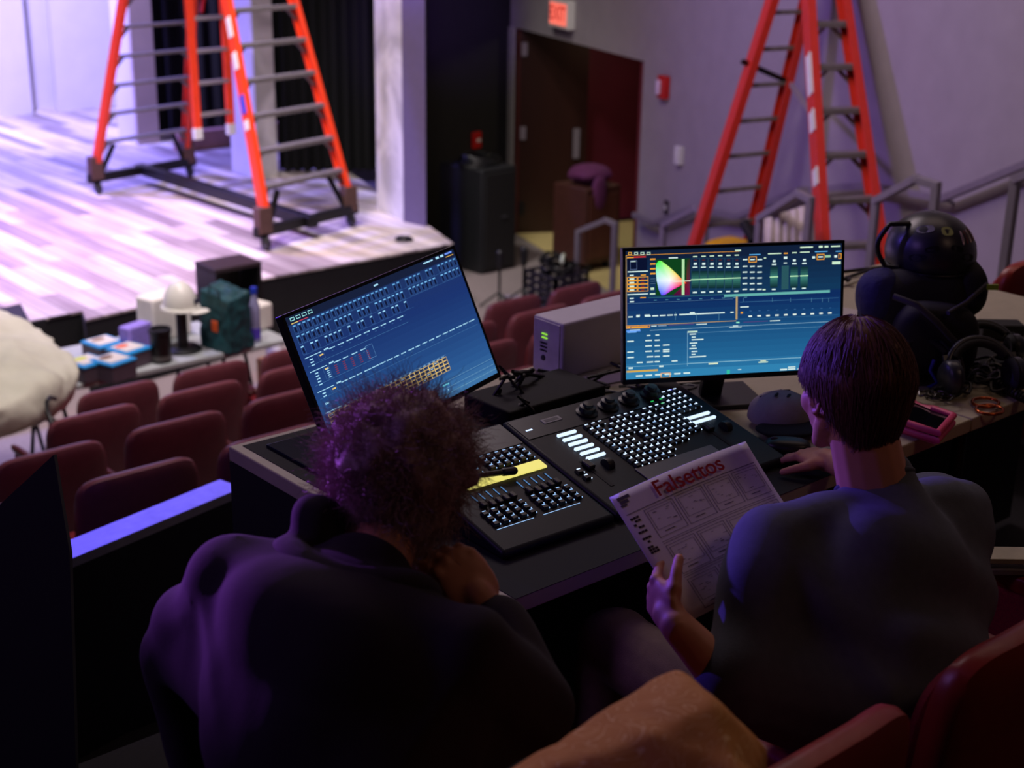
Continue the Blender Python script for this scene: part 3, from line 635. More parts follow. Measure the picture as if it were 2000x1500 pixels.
MB().lathe([(.062, 0), (.066, .01), (.066, .19), (.072, .195), (.072, .22), (.06, .22), (.058, .2), (.001, .19)], c, n=28).build('body', M_blkplas, t, smooth=True)
MB().lathe([(.0675, .02), (.0675, .05)], c, n=28).build('band', mat('cup_band', (90, 88, 86), .5), t, smooth=True)
c = zt(358, 684); st = thing('round_base_stand', 'black round-based stand on the grey table carrying the hard hat', 'stand', c)
MB().lathe([(.12, 0), (.12, .015), (.10, .03), (.03, .035), (.001, .036)], c, n=32).build('base', M_blkplas, st, smooth=True)
MB().lathe([(.036, .03), (.036, .262)], c, n=20).build('pole', mat('stand_dark', (40, 34, 36), .5), st, smooth=True)
hh = c+Vector((0, 0, .262)); ht = thing('hard_hat', 'white hard hat sitting on top of the round-based black stand', 'hard hat', hh)
MB().lathe([(.108*math.cos(a), .175*math.sin(a)) for a in [PI/2*i/12 for i in range(12)]]+[(.001, .175)], hh+Vector((0, 0, .03)), n=36, sy=1.15).build('shell', mat('hat_white', (226, 226, 214), .35, var=.02), ht, smooth=True)
mb = MB(); mb.lathe([(.10, .02), (.115, .02), (.122, .026), (.115, .04), (.10, .04)], hh, n=36, sy=1.18); mb.sq(hh+Vector((.06, -.115, .018)), (.075, .06, .008), None, 1, .9); mb.build('brim', mat('hat_white', (226, 226, 214), .35), ht, smooth=True)
MB().box(hh+Vector((.055, -.112, .085)), (.02, .003, .016), (Vector((.9, .42, 0)), Vector((-.42, .9, 0)), Vector((0, 0, 1)))).build('badge', mat('hat_badge', (60, 60, 84), .5), ht)
c = zt(335, 668); bx('white_carton', mat('carton_white', (232, 228, 216), .7, var=.03), c+Vector((0.03, .14, 0)), (.16, .09, .15), 12, .02, 'white carton standing behind the hard hat stand', 'carton')
c = zt(505, 650); bx('white_carton', mat('carton_white', (232, 228, 216), .7), c+Vector((.03, .12, 0)), (.10, .10, .09), 12, .02, 'smaller white carton right of the green bag', 'carton')
# green bag
g0, g1, g2 = zt(392, 676), zt(452, 694), zt(497, 676); H_ = Vector((0, 0, .40))
gb = thing('shopping_bag', 'dark green tote bag with a small orange mark standing on the grey table', 'bag', g1)
mb = MB(); g3 = g0+(g2-g1); le = (g3-g0)*.0
vs = [g0, g1, g2, g3]; tp_ = [v+H_*s for v, s in zip(vs, (.97, .86, .92, 1.0))]; ctr = sum(vs, Vector())/4
tp_ = [v*.0+(v.lerp(Vector((ctr.x, ctr.y, v.z)), .12)) for v in tp_]
mb.add(vs+tp_, [(0, 1, 5, 4), (1, 2, 6, 5), (2, 3, 7, 6), (3, 0, 4, 7), (3, 2, 1, 0), (4, 5, 6, 7)]); gbo = mb.build('bag_body', mat('bottle_green', (16, 66, 70), .6, var=.3, scale=14), gb)
md = gbo.modifiers.new('s', 'SUBSURF'); md.subdivision_type = 'SIMPLE'; md.levels = md.render_levels = 5
tx = bpy.data.textures.new('crease', 'CLOUDS'); tx.noise_scale = .09; md = gbo.modifiers.new('d', 'DISPLACE'); md.texture = tx; md.strength = .035; md.mid_level = .5
for p in gbo.data.polygons: p.use_smooth = True
X, Z_ = (g1-g0).normalized(), Vector((0, 0, 1)); Nn_ = X.cross(Z_)
MB().box(g0.lerp(g1, .55)+Vector((0, 0, .17))+Nn_*.012, (.028, .004, .036), (X, Nn_, Z_)).build('orange_mark', mat('logo_orange', (220, 90, 30), .6), gb, bevel=.002)
mb = MB(); h0 = tp_[0].lerp(tp_[1], .3); h1 = tp_[0].lerp(tp_[1], .7); mb.tube([h0, h0+Vector((.01, 0, .05)), h1+Vector((-.01, 0, .05)), h1], .007, 6); mb.build('handle', mat('bottle_green2', (20, 50, 54), .7), gb, smooth=True)
c = zt(500, 668); wb = thing('drink_bottle', 'slim clear bottle with a blue cap right of the green bag', 'bottle', c)
MB().lathe([(.03, 0), (.034, .01), (.034, .25), (.02, .30), (.018, .34)], c, n=20).build('body', mat('bottle_clear', (150, 150, 190), .2), wb, smooth=True)
MB().lathe([(.022, .335), (.022, .375), (.001, .376)], c, n=16).build('cap', mat('cap_blue', (40, 70, 200), .4), wb, smooth=True)
MB().lathe([(.0355, .03), (.0355, .10)], c, n=20).build('label_band', mat('label_violet', (90, 70, 200), .5), wb, smooth=True)
c = zt(462, 640)+Vector((.04, .12, 0)); t = thing('flight_case', 'black open-sided case behind the green bag in front of the stage edge', 'case', c)
a = R(0); MB().span(c+Vector((-.18, -.12, .40)), c+Vector((.18, .16, .43))).build('top_panel', mat('case_brown', (52, 40, 46), .5), t, bevel=.006)
for s_ in (-1, 1): MB().span(c+Vector((s_*.165-.012, -.12, 0)), c+Vector((s_*.165+.012, .16, .40))).build('side_panel', M_blkplas, t, bevel=.004)
MB().span(c+Vector((-.15, .13, 0)), c+Vector((.15, .155, .40))).build('back_panel', M_blkplas, t)
c = zat(538, 712, -1.32); c.z = ZF; t = thing('wooden_box', 'tan wooden box standing on the floor right of the grey table', 'box', c)
MB().box(c+Vector((0, 0, .21)), (.09, .11, .21)).build('box_body', mat('tan_wood', (186, 132, 66), .6, var=.15, stretch=(1, 1, 6)), t, bevel=.004)
for k, (dx, dy, lb) in enumerate(((-.035, -.045, 'white plastic tub on the wooden box, the one nearer the red seats'), (.02, .06, 'white plastic tub on the wooden box, the one nearer the stage'))):
    c2 = c+Vector((dx, dy, .42)); t = thing('plastic_tub', lb, 'tub', c2, group='white tubs on the wooden box')
    MB().lathe([(.045, 0), (.052, .07)], c2, n=24).build('tub_body', offw, t, smooth=True)
    MB().lathe([(.056, .07), (.056, .082), (.001, .083)], c2, n=24).build('lid', M_white, t, smooth=True)
# cream sheet draped over seats at the left
hp = [dat(-60, 596, 8.9), dat(14, 604, 8.9), dat(62, 632, 8.8), dat(100, 655, 8.7), dat(142, 690, 8.55), dat(158, 722, 8.35), dat(156, 752, 8.25), dat(52, 757, 7.7), dat(-80, 800, 7.55), dat(118, 800, 8.05), dat(88, 824, 7.8), dat(16, 850, 7.6), dat(2, 800, 7.5), dat(-60, 880, 7.5), dat(130, 800, 8.4), dat(-60, 800, 8.9)]
bm = bmesh.new(); [bm.verts.new(p) for p in hp]; bmesh.ops.convex_hull(bm, input=bm.verts); me = bpy.data.meshes.new('drop_cloth'); bm.to_mesh(me); bm.free()
dc = bpy.data.objects.new('drop_cloth', me); COL.objects.link(dc); me.materials.append(mat('cream_canvas', (208, 206, 186), .9, var=.06, scale=5, bump=.2, bscale=30))
remesh(dc, .025, 10, lambda p: .03*noise.noise(p*5)+.018*math.sin(p.x*22+5*noise.noise(p*2))*noise.noise(p*3)+.008*noise.noise(p*16))
og = Vector((2.6, 7.2, -1.0)); dc.data.transform(Matrix.Translation(-og)); dc.location = og
tag(dc, 'big cream canvas sheet draped in a heap over the seats left of the grey table', 'sheet')
mb = MB(); mb.tube([dat(108, 779, 7.9), dat(97, 776, 7.8), dat(91, 786, 7.7), dat(93, 806, 7.65), dat(101, 824, 7.6), dat(108, 846, 7.6)], .012, 8); tag(mb.build('cable_hook', M_blkplas, smooth=True), 'black hooked cable hanging over the cream sheet', 'cable')

# ================================================================== LOW BLACK WALL with a blue-lit cap, black panel
q0, q1_ = zat(473, 952, .10), zat(125, 1097, .10); dq = (q1_-q0).normalized(); nq = Vector((dq.y, -dq.x, 0)); nq = nq if nq.y > 0 else -nq
pw = thing('low_partition', 'low black partition with a flat cap lit bright blue, left of the person in the hoodie', 'partition', (q0.x, q0.y, -.75))
q9 = q0+dq*1.6
MB().prism([q0-Vector((0, 0, .03)), q9-Vector((0, 0, .03)), q9+nq*.09-Vector((0, 0, .03)), q0+nq*.09-Vector((0, 0, .03))], (0, 0, -.82)).build('panel', M_blkmatte, pw)
MB().prism([q0-Vector((0, 0, .03)), q9-Vector((0, 0, .03)), q9+nq*.105-Vector((0, 0, .03)), q0+nq*.105-Vector((0, 0, .03))], (0, 0, .03)).build('cap', mat('partition_cap', (150, 150, 160), .6), pw)
pp = [dat(105, 888, 3.1), dat(136, 1080, 3.1), dat(150, 1560, 3.1), dat(-200, 1560, 3.1), dat(-200, 1170, 3.1)]
o = MB().prism(pp, FW*.02).build('black_flag', M_blkmatte); tag(o, 'black pointed board at the left edge in front of the maroon seats', 'board')

# ================================================================== OPERATORS' TABLES
M_desk = mat('beige_laminate', (176, 168, 142), .55, var=.05)
dk = thing('work_table', 'beige table under the lighting console and the left monitor', 'table', (2.2, 2.2, 0))
MB().span((1.475, 1.71, .715), (2.95, 2.66, .75)).build('tabletop', M_desk, dk, bevel=.004)
MB().span((1.48, 2.16, .02), (2.94, 2.17, .714)).build('front_shade_sheet', M_blkmatte, dk); MB().span((1.476, 1.80, .02), (1.486, 2.66, .714)).build('side_shade_sheet', M_blkmatte, dk)  # black sheets added to keep the space below the table dark
for x in (1.56, 2.86):
    for y in (1.86, 2.56): MB().tube([(x, y, 0), (x, y, .715)], .018, 10).build('leg', M_blkmet, dk, smooth=True)
dk2 = thing('work_table', 'beige table under the backpack and headphones at the right', 'table', (3.6, 2.4, 0))
MB().span((2.955, 1.71, .715), (4.05, 2.75, .75)).build('tabletop', M_desk, dk2, bevel=.004); MB().span((2.96, 2.16, .02), (4.04, 2.17, .714)).build('front_shade_sheet', M_blkmatte, dk2)  # added black sheet again, for the shade below this tabletop
for x in (3.06, 3.95):
    for y in (1.8, 2.66): MB().tube([(x, y, 0), (x, y, .715)], .018, 10).build('leg', M_blkmet, dk2, smooth=True)
o = MB().prism([(1.50, 1.706, .7505), (2.60, 1.706, .7505), (2.60, 1.76, .7505), (2.42, 1.80, .7505), (2.42, 2.20, .7505), (2.25, 2.46, .7505), (2.05, 2.50, .7505), (1.96, 2.64, .7505), (1.50, 2.64, .7505)], (0, 0, .001)).build('desk_mat', mat('desk_mat_black', (9, 10, 14), .85))
tag(o, 'black mat covering the table under and behind the lighting console', 'mat')
o = MB().span((1.535, 2.06, .752), (1.93, 2.60, .758)).build('glossy_panel', mat('gloss_blue_black', (18, 20, 40), .18), bevel=.006); tag(o, 'glossy black flat case lying on the left end of the beige table', 'case')

# ---- screens
SCR = {}
def scrmat(rgb, s=1.0):
    k = ('scr_%d_%d_%d' % tuple(rgb)) + ('_%.1f' % s); return emi(k, rgb, s)
class Screen:
    def __init__(s, Mx, w_, h_): s.M = Mx; s.w = w_; s.h = h_; s.layers = {}
    def P(s, u, v, d): return s.M @ Vector(((u-.5)*s.w, -d, (.5-v)*s.h))
    def quad(s, pts, col, d=.0006):
        mb = s.layers.setdefault((tuple(col), d), MB()); mb.add([s.P(u, v, d) for u, v in pts], [(0, 1, 2, 3)] if len(pts) == 4 else [tuple(range(len(pts)))])
    def rect(s, u0, v0, u1, v1, col, d=.0006): s.quad([(u0, v1), (u1, v1), (u1, v0), (u0, v0)], col, d)
    def frame(s, u0, v0, u1, v1, col, t=.002, d=.0009):
        tv = t*s.w/s.h
        s.rect(u0, v0, u1, v0+tv, col, d); s.rect(u0, v1-tv, u1, v1, col, d); s.rect(u0, v0, u0+t, v1, col, d); s.rect(u1-t, v0, u1, v1, col, d)
    def flush(s, parent, name):
        allm = MB(); mats = []
        for i, ((col, d), mb) in enumerate(s.layers.items()):
            mats.append(scrmat(col)); allm.add(mb.v, mb.f, i)
        o = allm.build(name, mats, parent); return o
def monitor(label, c, yaw, tilt, roll, w_, h_, base_c, name='monitor'):
    X = Vector((math.cos(yaw), math.sin(yaw), 0)); Z = Vector((0, 0, 1)); N_ = X.cross(Z)
    U = math.cos(tilt)*Z-math.sin(tilt)*N_; X2 = math.cos(roll)*X+math.sin(roll)*U; U2 = -math.sin(roll)*X+math.cos(roll)*U; F_ = X2.cross(U2)
    Mx = axM(X2, -F_, U2, Vector(c)); t = thing(name, label, 'monitor', (base_c[0], base_c[1], .75))
    def bxl(a, b, nm, m_, bv=.002):
        mb = MB(); a = Vector(a); b = Vector(b); cc = Mx @ ((a+b)/2); mb.box(cc, [abs(q)/2 for q in (b-a)], (X2, -F_, U2)); return mb.build(nm, m_, t, bevel=bv)
    bxl((-w_/2, .001, -h_/2), (w_/2, .022, h_/2), 'casing', M_blkplas, .003)
    b_ = .007; bw_, bh = w_/2, h_/2
    mb = MB()
    for a0, a1 in (((-bw_, -.001, bh-b_), (bw_, .001, bh)), ((-bw_, -.001, -bh), (bw_, .001, -bh+.012)), ((-bw_, -.001, -bh), (-bw_+b_, .001, bh)), ((bw_-b_, -.001, -bh), (bw_, .001, bh))):
        a0 = Vector(a0); a1 = Vector(a1); mb.box(Mx @ ((a0+a1)/2), [abs(q)/2 for q in (a1-a0)], (X2, -F_, U2))
    mb.build('bezel', mat('bezel_black', (12, 12, 16), .35), t)
    sw_, sh = w_-2*b_, h_-b_-.012; sc_c = Mx @ Vector((0, 0, (.012-b_)/2)); S = Screen(axM(X2, -F_, U2, sc_c), sw_, sh)
    nk = Mx @ Vector((0, .022, -.02)); bc = Vector((base_c[0], base_c[1], .75))
    MB().box(nk+(-F_)*.02, (.05, .022, .05), (X2, -F_, U2)).build('mount', M_blkplas, t, bevel=.006)
    mb = MB(); k = nk-F_*.035; mb.bar(bc+Vector((0, 0, .012)), k, .055, .022, X2); mb.build('neck', M_blkplas, t, bevel=.004)
    mb = MB(); mb.box(bc+Vector((0, 0, .006)), (.12, .085, .006), (X, -N_, Z)); mb.build('base', M_blkplas, t, bevel=.004)
    return t, S
random.seed(11)
W1, W2 = (170, 225, 250), (215, 240, 235)
# left monitor
tL, S = monitor('tilted black monitor on the left showing a blue channel grid with a yellow block', (1.7434, 2.3795, .9977), R(9.47), R(22.34), R(5.29), .54, .32, (1.80, 2.47))
def vgrad(S, stops, u0=0, u1=1):
    for (v0, c0), (v1, c1) in zip(stops[:-1], stops[1:]):
        n = max(1, int((v1-v0)*24))
        for i in range(n):
            f = (i+.5)/n; S.rect(u0, v0+(v1-v0)*i/n, u1, v0+(v1-v0)*(i+1)/n, tuple(int(a+(b-a)*f) for a, b in zip(c0, c1)), .0003)
vgrad(S, [(0, (16, 32, 68)), (.06, (28, 52, 100)), (.3, (24, 50, 110)), (.6, (32, 70, 128)), (.84, (42, 90, 148)), (1, (66, 120, 170))])
S.rect(0, 0, 1, .055, (18, 30, 58), .0005)
for i in range(4): S.frame(.02+.032*i, .012, .043+.032*i, .036, (150, 220, 220), .003)
S.rect(.02, .05, .055, .056, (230, 200, 110)); S.rect(.055, .05, .11, .056, (190, 60, 80))
S.rect(.49, .022, .515, .034, W1); S.rect(.80, .012, .86, .022, W1); S.rect(.88, .008, .90, .024, W1); S.rect(.91, .008, .93, .024, W1); S.rect(.94, .008, .985, .02, (110, 150, 250)); S.rect(.94, .034, .99, .039, (220, 170, 70))
def cell(u, v, h_=.062, b=1.0, br=None):
    S.frame(u, v, u+.019, v+h_, (62, 104, 158), .0012); S.rect(u+.006, v+.018, u+.014, v+h_-.012, (10, 20, 48)); S.rect(u+.002, v+.002, u+.016, v+.011, br or (120, 190, 240))
def rowcells(v, gaps, u1, step=.0258, u0=.02, br=None):
    u = u0; i = 0
    while u < u1:
        if i not in gaps: cell(u, v, br=br)
        u += step; i += 1
    S.rect(u0, v+.064, u1, v+.066, (50, 92, 146))
rowcells(.066, (21, 24, 29, 32), .985, br=(100, 170, 225)); rowcells(.140, (7, 12, 16, 24, 32), .985)
rowcells(.215, (1, 4, 9, 11, 14, 16, 19, 22, 24), .66, br=(160, 220, 250))
def strip(v, u1, n, bh=.062, side=3):
    S.rect(.02, v, .11, v+.005, W1); S.rect(.125, v-.006, .15, v+.004, W1); S.rect(.02, v+bh, u1, v+bh+.002, (70, 120, 170)); S.rect(.11, v+.006, u1, v+.008, (60, 104, 160))
    for i in range(n): u = .15+(u1-.15)*i/n; S.rect(u, v+.004, u+.028+.012*random.random(), v+.011, W1); S.rect(u+.01, v+.025, u+.02, v+.03, (50, 90, 140))
    S.rect(.095, v+.018, .115, v+.028, (240, 200, 110)); S.frame(.085, v+.016, .12, v+bh-.008, (60, 100, 150), .0015)
    for i in range(side): S.rect(.04, v+.02+i*.020, .058, v+.028+i*.020, W1)
strip(.300, .60, 9); strip(.400, .35, 4, .10, 5); strip(.545, .985, 19, .05, 2)
for i in range(5):
    for k in range(6): S.rect(.10+.045*k, .425+.014*i, .115+.045*k, .431+.014*i, (120, 50, 80) if k else (150, 200, 230))
S.frame(.33, .395, .37, .49, (90, 140, 190), .0015)
S.frame(.035, .635, .06, .672, (60, 104, 160), .0015); S.rect(.035, .633, .055, .645, W1)
S.rect(.02, .695, .11, .70, W1); S.rect(.12, .697, .74, .699, (90, 140, 190))
for r_ in range(4):
    for k in range(24):
        u = .03+.0295*k; v = .712+.026*r_
        S.rect(u, v, u+.0295, v+.026, (236, 196, 104), .0005); S.rect(u+.0022, v+.0035, u+.0275, v+.0235, (58, 78, 116), .0008); S.rect(u+.006, v+.008, u+.022, v+.015, (24, 30, 44) if (k+r_) % 7 else (170, 190, 200), .001)
for k in range(24): S.rect(.032+.0295*k, .702, .047+.0295*k, .708, (150, 180, 200))
S.rect(0, .88, 1, .882, (120, 170, 200)); S.rect(.0, .925, 1, .927, (120, 170, 200)); S.rect(.0, .965, 1, .967, (130, 180, 200)); S.rect(.66, .895, .70, .905, (120, 220, 240)); S.rect(.68, .935, .685, .945, W1)
S.flush(tL, 'screen_display')
# right monitor, laid out as seen: zoomed coordinates to screen u, v
tR, S = monitor('black monitor on the right showing a colour picker triangle above blue program windows', (2.489, 2.079, 1.015), R(-28.8), R(9.1), 0, .54, .315, (2.56, 2.20))
def cv(x, y):
    top = 180-(x-150)*.0345; bot = 1160-(x-150)*.066
    return (x-150)/1645, (y-top)/(bot-top)
def r2(x0, y0, x1, y1, col, d=.0006):
    a, b = cv(x0, y0); u, v = cv(x1, y1+ (x1-x0)*.0); S.rect(a, b, cv(x1, 0)[0], b+(y1-y0)/960, col, d)
def f2(x0, y0, x1, y1, col, t=.0025, d=.0009):
    a, b = cv(x0, y0); S.frame(a, b, cv(x1, 0)[0], b+(y1-y0)/960, col, t, d)
vgrad(S, [(0, (12, 24, 48)), (.07, (14, 36, 66)), (.36, (16, 56, 92)), (.37, (10, 40, 92)), (.56, (18, 66, 114)), (.6, (24, 78, 126)), (.88, (34, 104, 152)), (1, (52, 138, 184))])
WG = (205, 235, 205); OR = (235, 160, 50); TE = (120, 190, 180)
for i in range(4): f2(168+46*i, 188, 196+46*i, 208, (230, 170, 60) if i == 0 else (190, 220, 200), .003)
r2(970, 172, 1015, 184, WG); r2(150, 212, 1000, 215, OR); r2(160, 225, 210, 233, OR); r2(210, 221, 300, 230, (220, 50, 40))
r2(1470, 150, 1570, 160, WG); r2(1615, 142, 1645, 158, WG); r2(1660, 142, 1690, 156, WG); r2(1710, 142, 1785, 152, WG)
r2(165, 240, 310, 325, (6, 16, 44)); f2(183, 250, 235, 318, (90, 110, 150), .002); r2(187, 252, 225, 262, W2); r2(165, 332, 315, 340, W2)
r2(180, 358, 210, 366, W2); r2(262, 356, 300, 364, OR)
for i in range(4):
    f2(160, 375+28*i, 238, 403+28*i, OR, .0035); f2(240, 373+28*i, 318, 401+28*i, OR, .0025); r2(178, 384+28*i, 214, 396+28*i, (220, 235, 210), .001); r2(262, 386+28*i, 288, 394+28*i, (130, 40, 30), .001)
r2(162, 505, 315, 512, W2); r2(180, 533, 210, 542, W2); r2(258, 528, 300, 536, OR); r2(180, 558, 212, 567, W2)
for i in range(4): r2(332, 236+36*i, 372, 247+36*i, OR)
for i in range(3): r2(334, 388+18*i, 372, 390+18*i, (110, 140, 160))
r2(335, 455, 362, 472, WG); r2(330, 498, 370, 508, WG)
# colour picker: dark field, chromatic horseshoe
r2(375, 243, 630, 512, (10, 64, 26), .0004)
def vcolmesh(S, pts, cols, faces, parent, name, d=.0011):
    mb = MB(); mb.add([S.P(*cv(x, y), d) for x, y in pts], faces)
    m_ = bpy.data.materials.get('picker_colours')
    if not m_:
        m_ = bpy.data.materials.new('picker_colours'); m_.use_nodes = True; b = m_.node_tree.nodes['Principled BSDF']; at = m_.node_tree.nodes.new('ShaderNodeAttribute'); at.attribute_name = 'col'
        m_.node_tree.links.new(at.outputs['Color'], b.inputs['Emission Color']); b.inputs['Emission Strength'].default_value = 1; b.inputs['Base Color'].default_value = (0, 0, 0, 1)
    o = mb.build(name, m_, parent); ca = o.data.color_attributes.new('col', 'FLOAT_COLOR', 'POINT')
    for i, c in enumerate(cols): ca.data[i].color = (*lin(c), 1)
    return o
pts = [(480, 400)]; cols = [(255, 255, 255)]
out = [((395, 252), (60, 250, 60)), ((415, 254), (120, 255, 90)), ((470, 295), (200, 255, 120)), ((530, 350), (255, 220, 100)), ((575, 395), (255, 130, 50)), ((604, 420), (255, 40, 20)), ((560, 438), (250, 40, 70)), ((500, 470), (240, 50, 200)), ((440, 510), (120, 60, 255)), ((415, 512), (70, 80, 255)), ((395, 470), (110, 140, 255)), ((380, 400), (200, 235, 255)), ((374, 330), (140, 250, 200)), ((376, 275), (60, 245, 90))]
for (p, c) in out: pts.append(((p[0]+480)/2, (p[1]+400)/2)); cols.append(tuple(int((255*1.7+v)/2.7) for v in c))
for (p, c) in out: pts.append(p); cols.append(c)
n = len(out); fs_ = [(0, 1+i, 1+(i+1) % n) for i in range(n)]+[(1+i, 1+n+i, 1+n+(i+1) % n, 1+(i+1) % n) for i in range(n)]
vcolmesh(S, pts, cols, fs_, tR, 'colour_picker')
vcolmesh(S, [(605, 243), (630, 241), (630, 512), (500, 514), (604, 420)], [(20, 60, 26), (60, 40, 40), (110, 20, 70), (60, 10, 60), (120, 20, 40)], [(0, 4, 2, 1), (4, 3, 2)], tR, 'picker_shade', .0007)
r2(568, 240, 588, 508, (180, 225, 170), .0014); r2(500, 405, 635, 411, (240, 245, 220), .0015)
r2(470, 228, 538, 236, W2)
for i in range(6):
    x = 640+63*i; r2(x+12, 218-2*i, x+45, 226-2*i, WG); r2(x+18, 245, x+40, 251, (90, 34, 24))
    r2(x+18, 268, x+42, 284, W2); r2(x+10, 298, x+46, 306, W2); r2(x+12, 486-2*i, x+44, 497-2*i, W2)
    for k in range(10):
        f = 1-abs(k-4.5)/5; r2(x+2, 330+13*k, x+58, 343+13*k, (int(10+46*f), int(40+80*f), int(44+66*f)), .0005)
    f2(x, 235, x+62, 478, (40, 76, 92), .0012)
r2(635, 392, 1015, 399, (190, 240, 190), .0014)
for j in range(6):
    for i in range(3): r2(1030+56*i, 240+43*j+(8 if j else 0), 1066+56*i, 249+43*j+(8 if j else 0), W2)
r2(1078, 205, 1165, 212, (90, 170, 230)); f2(1074, 222, 1136, 268, OR, .0035)
r2(1222, 198, 1325, 206, WG); r2(1345, 194, 1375, 203, OR); r2(1408, 190, 1445, 198, WG); r2(1470, 187, 1545, 195, WG); r2(1585, 183, 1685, 190, (90, 170, 230)); r2(1748, 180, 1795, 187, (90, 170, 230))
for x in (1242, 1398, 1476):
    r2(x+18, 248-(x-1242)*.035, x+40, 264-(x-1242)*.035, W2); r2(x+12, 276-(x-1242)*.035, x+46, 286-(x-1242)*.035, W2)
    for k in range(12):
        f = 1-abs(k-5.5)/6; r2(x, 298+13*k, x+58, 311+13*k, (int(12+50*f), int(44+86*f), int(50+70*f)), .0005)
    r2(x-4, 370-(x-1242)*.04, x+60, 378-(x-1242)*.04, (190, 240, 190), .0014); r2(x+14, 462-(x-1242)*.04, x+44, 472-(x-1242)*.04, W2)
r2(1330, 290, 1385, 470, (40, 84, 92), .0005)
r2(1345, 222, 1372, 240, W2); r2(1345, 266, 1370, 274, W2); r2(1192, 228, 1208, 238, WG); r2(1185, 464, 1208, 474, WG)
f2(1600, 203, 1660, 248, OR, .0035); r2(1612, 220, 1648, 230, W2); r2(1665, 212, 1710, 230, (150, 200, 160)); r2(1566, 220, 1588, 236, W2); r2(1738, 212, 1760, 230, W2); f2(1770, 198, 1794, 240, OR, .003); r2(1722, 258, 1790, 280, WG)
r2(890, 506, 1710, 526, (100, 176, 170)); r2(315, 528, 890, 536, (40, 90, 110)); r2(165, 575, 960, 577, (90, 130, 160))
r2(980, 520, 994, 695, (190, 160, 110)); r2(155, 745, 985, 749, (200, 160, 90)); f2(150, 215, 158, 745, (170, 140, 90), .0015)
for x in (520, 680, 850, 1260, 1400, 1565, 1650, 1700, 1035): r2(x, 528 if x > 1000 else 640, x+4, 560 if x > 1000 else 700, (70, 120, 150))
for i in range(9): r2(360+90*i*.95, 548-3*i, 382+90*i*.95, 553-3*i, (80, 140, 160))
for i, (x, w2) in enumerate(((168, 34), (228, 26), (292, 44), (348, 44), (404, 44), (460, 42), (512, 20), (550, 60), (610, 70), (680, 80), (760, 60), (820, 76), (940, 24))): r2(x, 674-(x-168)*.05, x+w2, 683-(x-168)*.05, W2)
r2(290, 660, 330, 668, W2); r2(228, 662, 256, 670, W2); r2(630, 640, 668, 650, W2)
r2(1015, 596, 1080, 604, W2); r2(1018, 636, 1036, 650, OR)
for i in range(10): x = 1078+69*i; r2(x, 664-3.2*i, x+28, 675-3.2*i, (230, 245, 235)); r2(x+8, 628-3*i, x+24, 631-3*i, (70, 120, 170))
r2(1010, 562, 1780, 565, (60, 110, 150)); r2(1010, 692, 1780, 694, (60, 110, 150))
f2(152, 745, 330, 768, OR, .003); r2(190, 752, 315, 762, OR); r2(160, 752, 184, 764, OR); r2(340, 745, 380, 751, W2); r2(392, 742, 455, 748, (150, 170, 190)); r2(470, 738, 660, 743, (84, 60, 130)); r2(680, 730, 760, 736, W2); r2(1040, 712, 1230, 716, (90, 60, 120)); r2(1245, 700, 1325, 706, W2)
r2(985, 712, 1010, 722, (150, 240, 200)); r2(960, 740, 1000, 748, W2); r2(932, 752, 1028, 758, (180, 210, 210))
r2(330, 778, 1790, 781, (150, 190, 210)); r2(690, 795, 1790, 797, (110, 160, 190)); r2(155, 780, 260, 792, (90, 150, 240)); r2(180, 776, 256, 784, W2); r2(160, 790, 230, 800, (120, 180, 250))
for x, ys in ((160, (865, 948, 990)), (295, (858, 900, 941)), (366, (855, 897, 938, 980, 1020)), (428, (892, 928, 942, 976)), (305, (982, 1024))):
    for y in ys: r2(x, y-4, x+50 if x != 366 else x+38, y+5, W2)
r2(232, 1024, 276, 1033, W2); r2(494, 1010, 538, 1019, W2); r2(306, 816, 334, 824, W2); r2(372, 812, 400, 820, W2)
for k in range(7): r2(170, 838+42*k, 600, 839+42*k, (30, 84, 130))
for k in range(5): r2(290+70*k, 800, 291+70*k, 1040, (26, 78, 124))
f2(612, 785, 690, 797, (160, 190, 200), .001); r2(615, 784, 688, 796, WG)
for y, a, b in ((808, 630, 678), (830, 645, 675), (850, 645, 735), (876, 630, 688), (896, 645, 675), (918, 628, 684), (940, 645, 690), (962, 645, 675), (982, 628, 755)): r2(a, y-4, b, y+4, W2)
r2(612, 790, 616, 1050, (120, 170, 200))
r2(612, 1030, 1790, 1033, (140, 190, 210)); r2(150, 1062, 1790, 1064, (140, 190, 210)); r2(400, 1050, 432, 1062, W2); r2(775, 1028, 848, 1038, (230, 240, 200)); r2(1175, 1004, 1220, 1010, (230, 240, 200)); r2(1160, 1014, 1235, 1022, WG); r2(1002, 1072, 1028, 1078, W2)
r2(155, 1092, 390, 1106, (210, 170, 80)); r2(170, 1066, 202, 1078, W2); r2(915, 1078, 940, 1112, (50, 190, 160))
for i in range(6): r2(225+72*i, 1126-5*i, 275+72*i, 1137-5*i, W2)
f2(410, 1106, 485, 1146, (230, 170, 110), .0035); r2(1330, 1066, 1385, 1078, W2); r2(1392, 1048, 1450, 1056, W2); r2(1392, 1062, 1450, 1072, W2); r2(1468, 1060, 1600, 1070, W2)
S.flush(tR, 'screen_display')

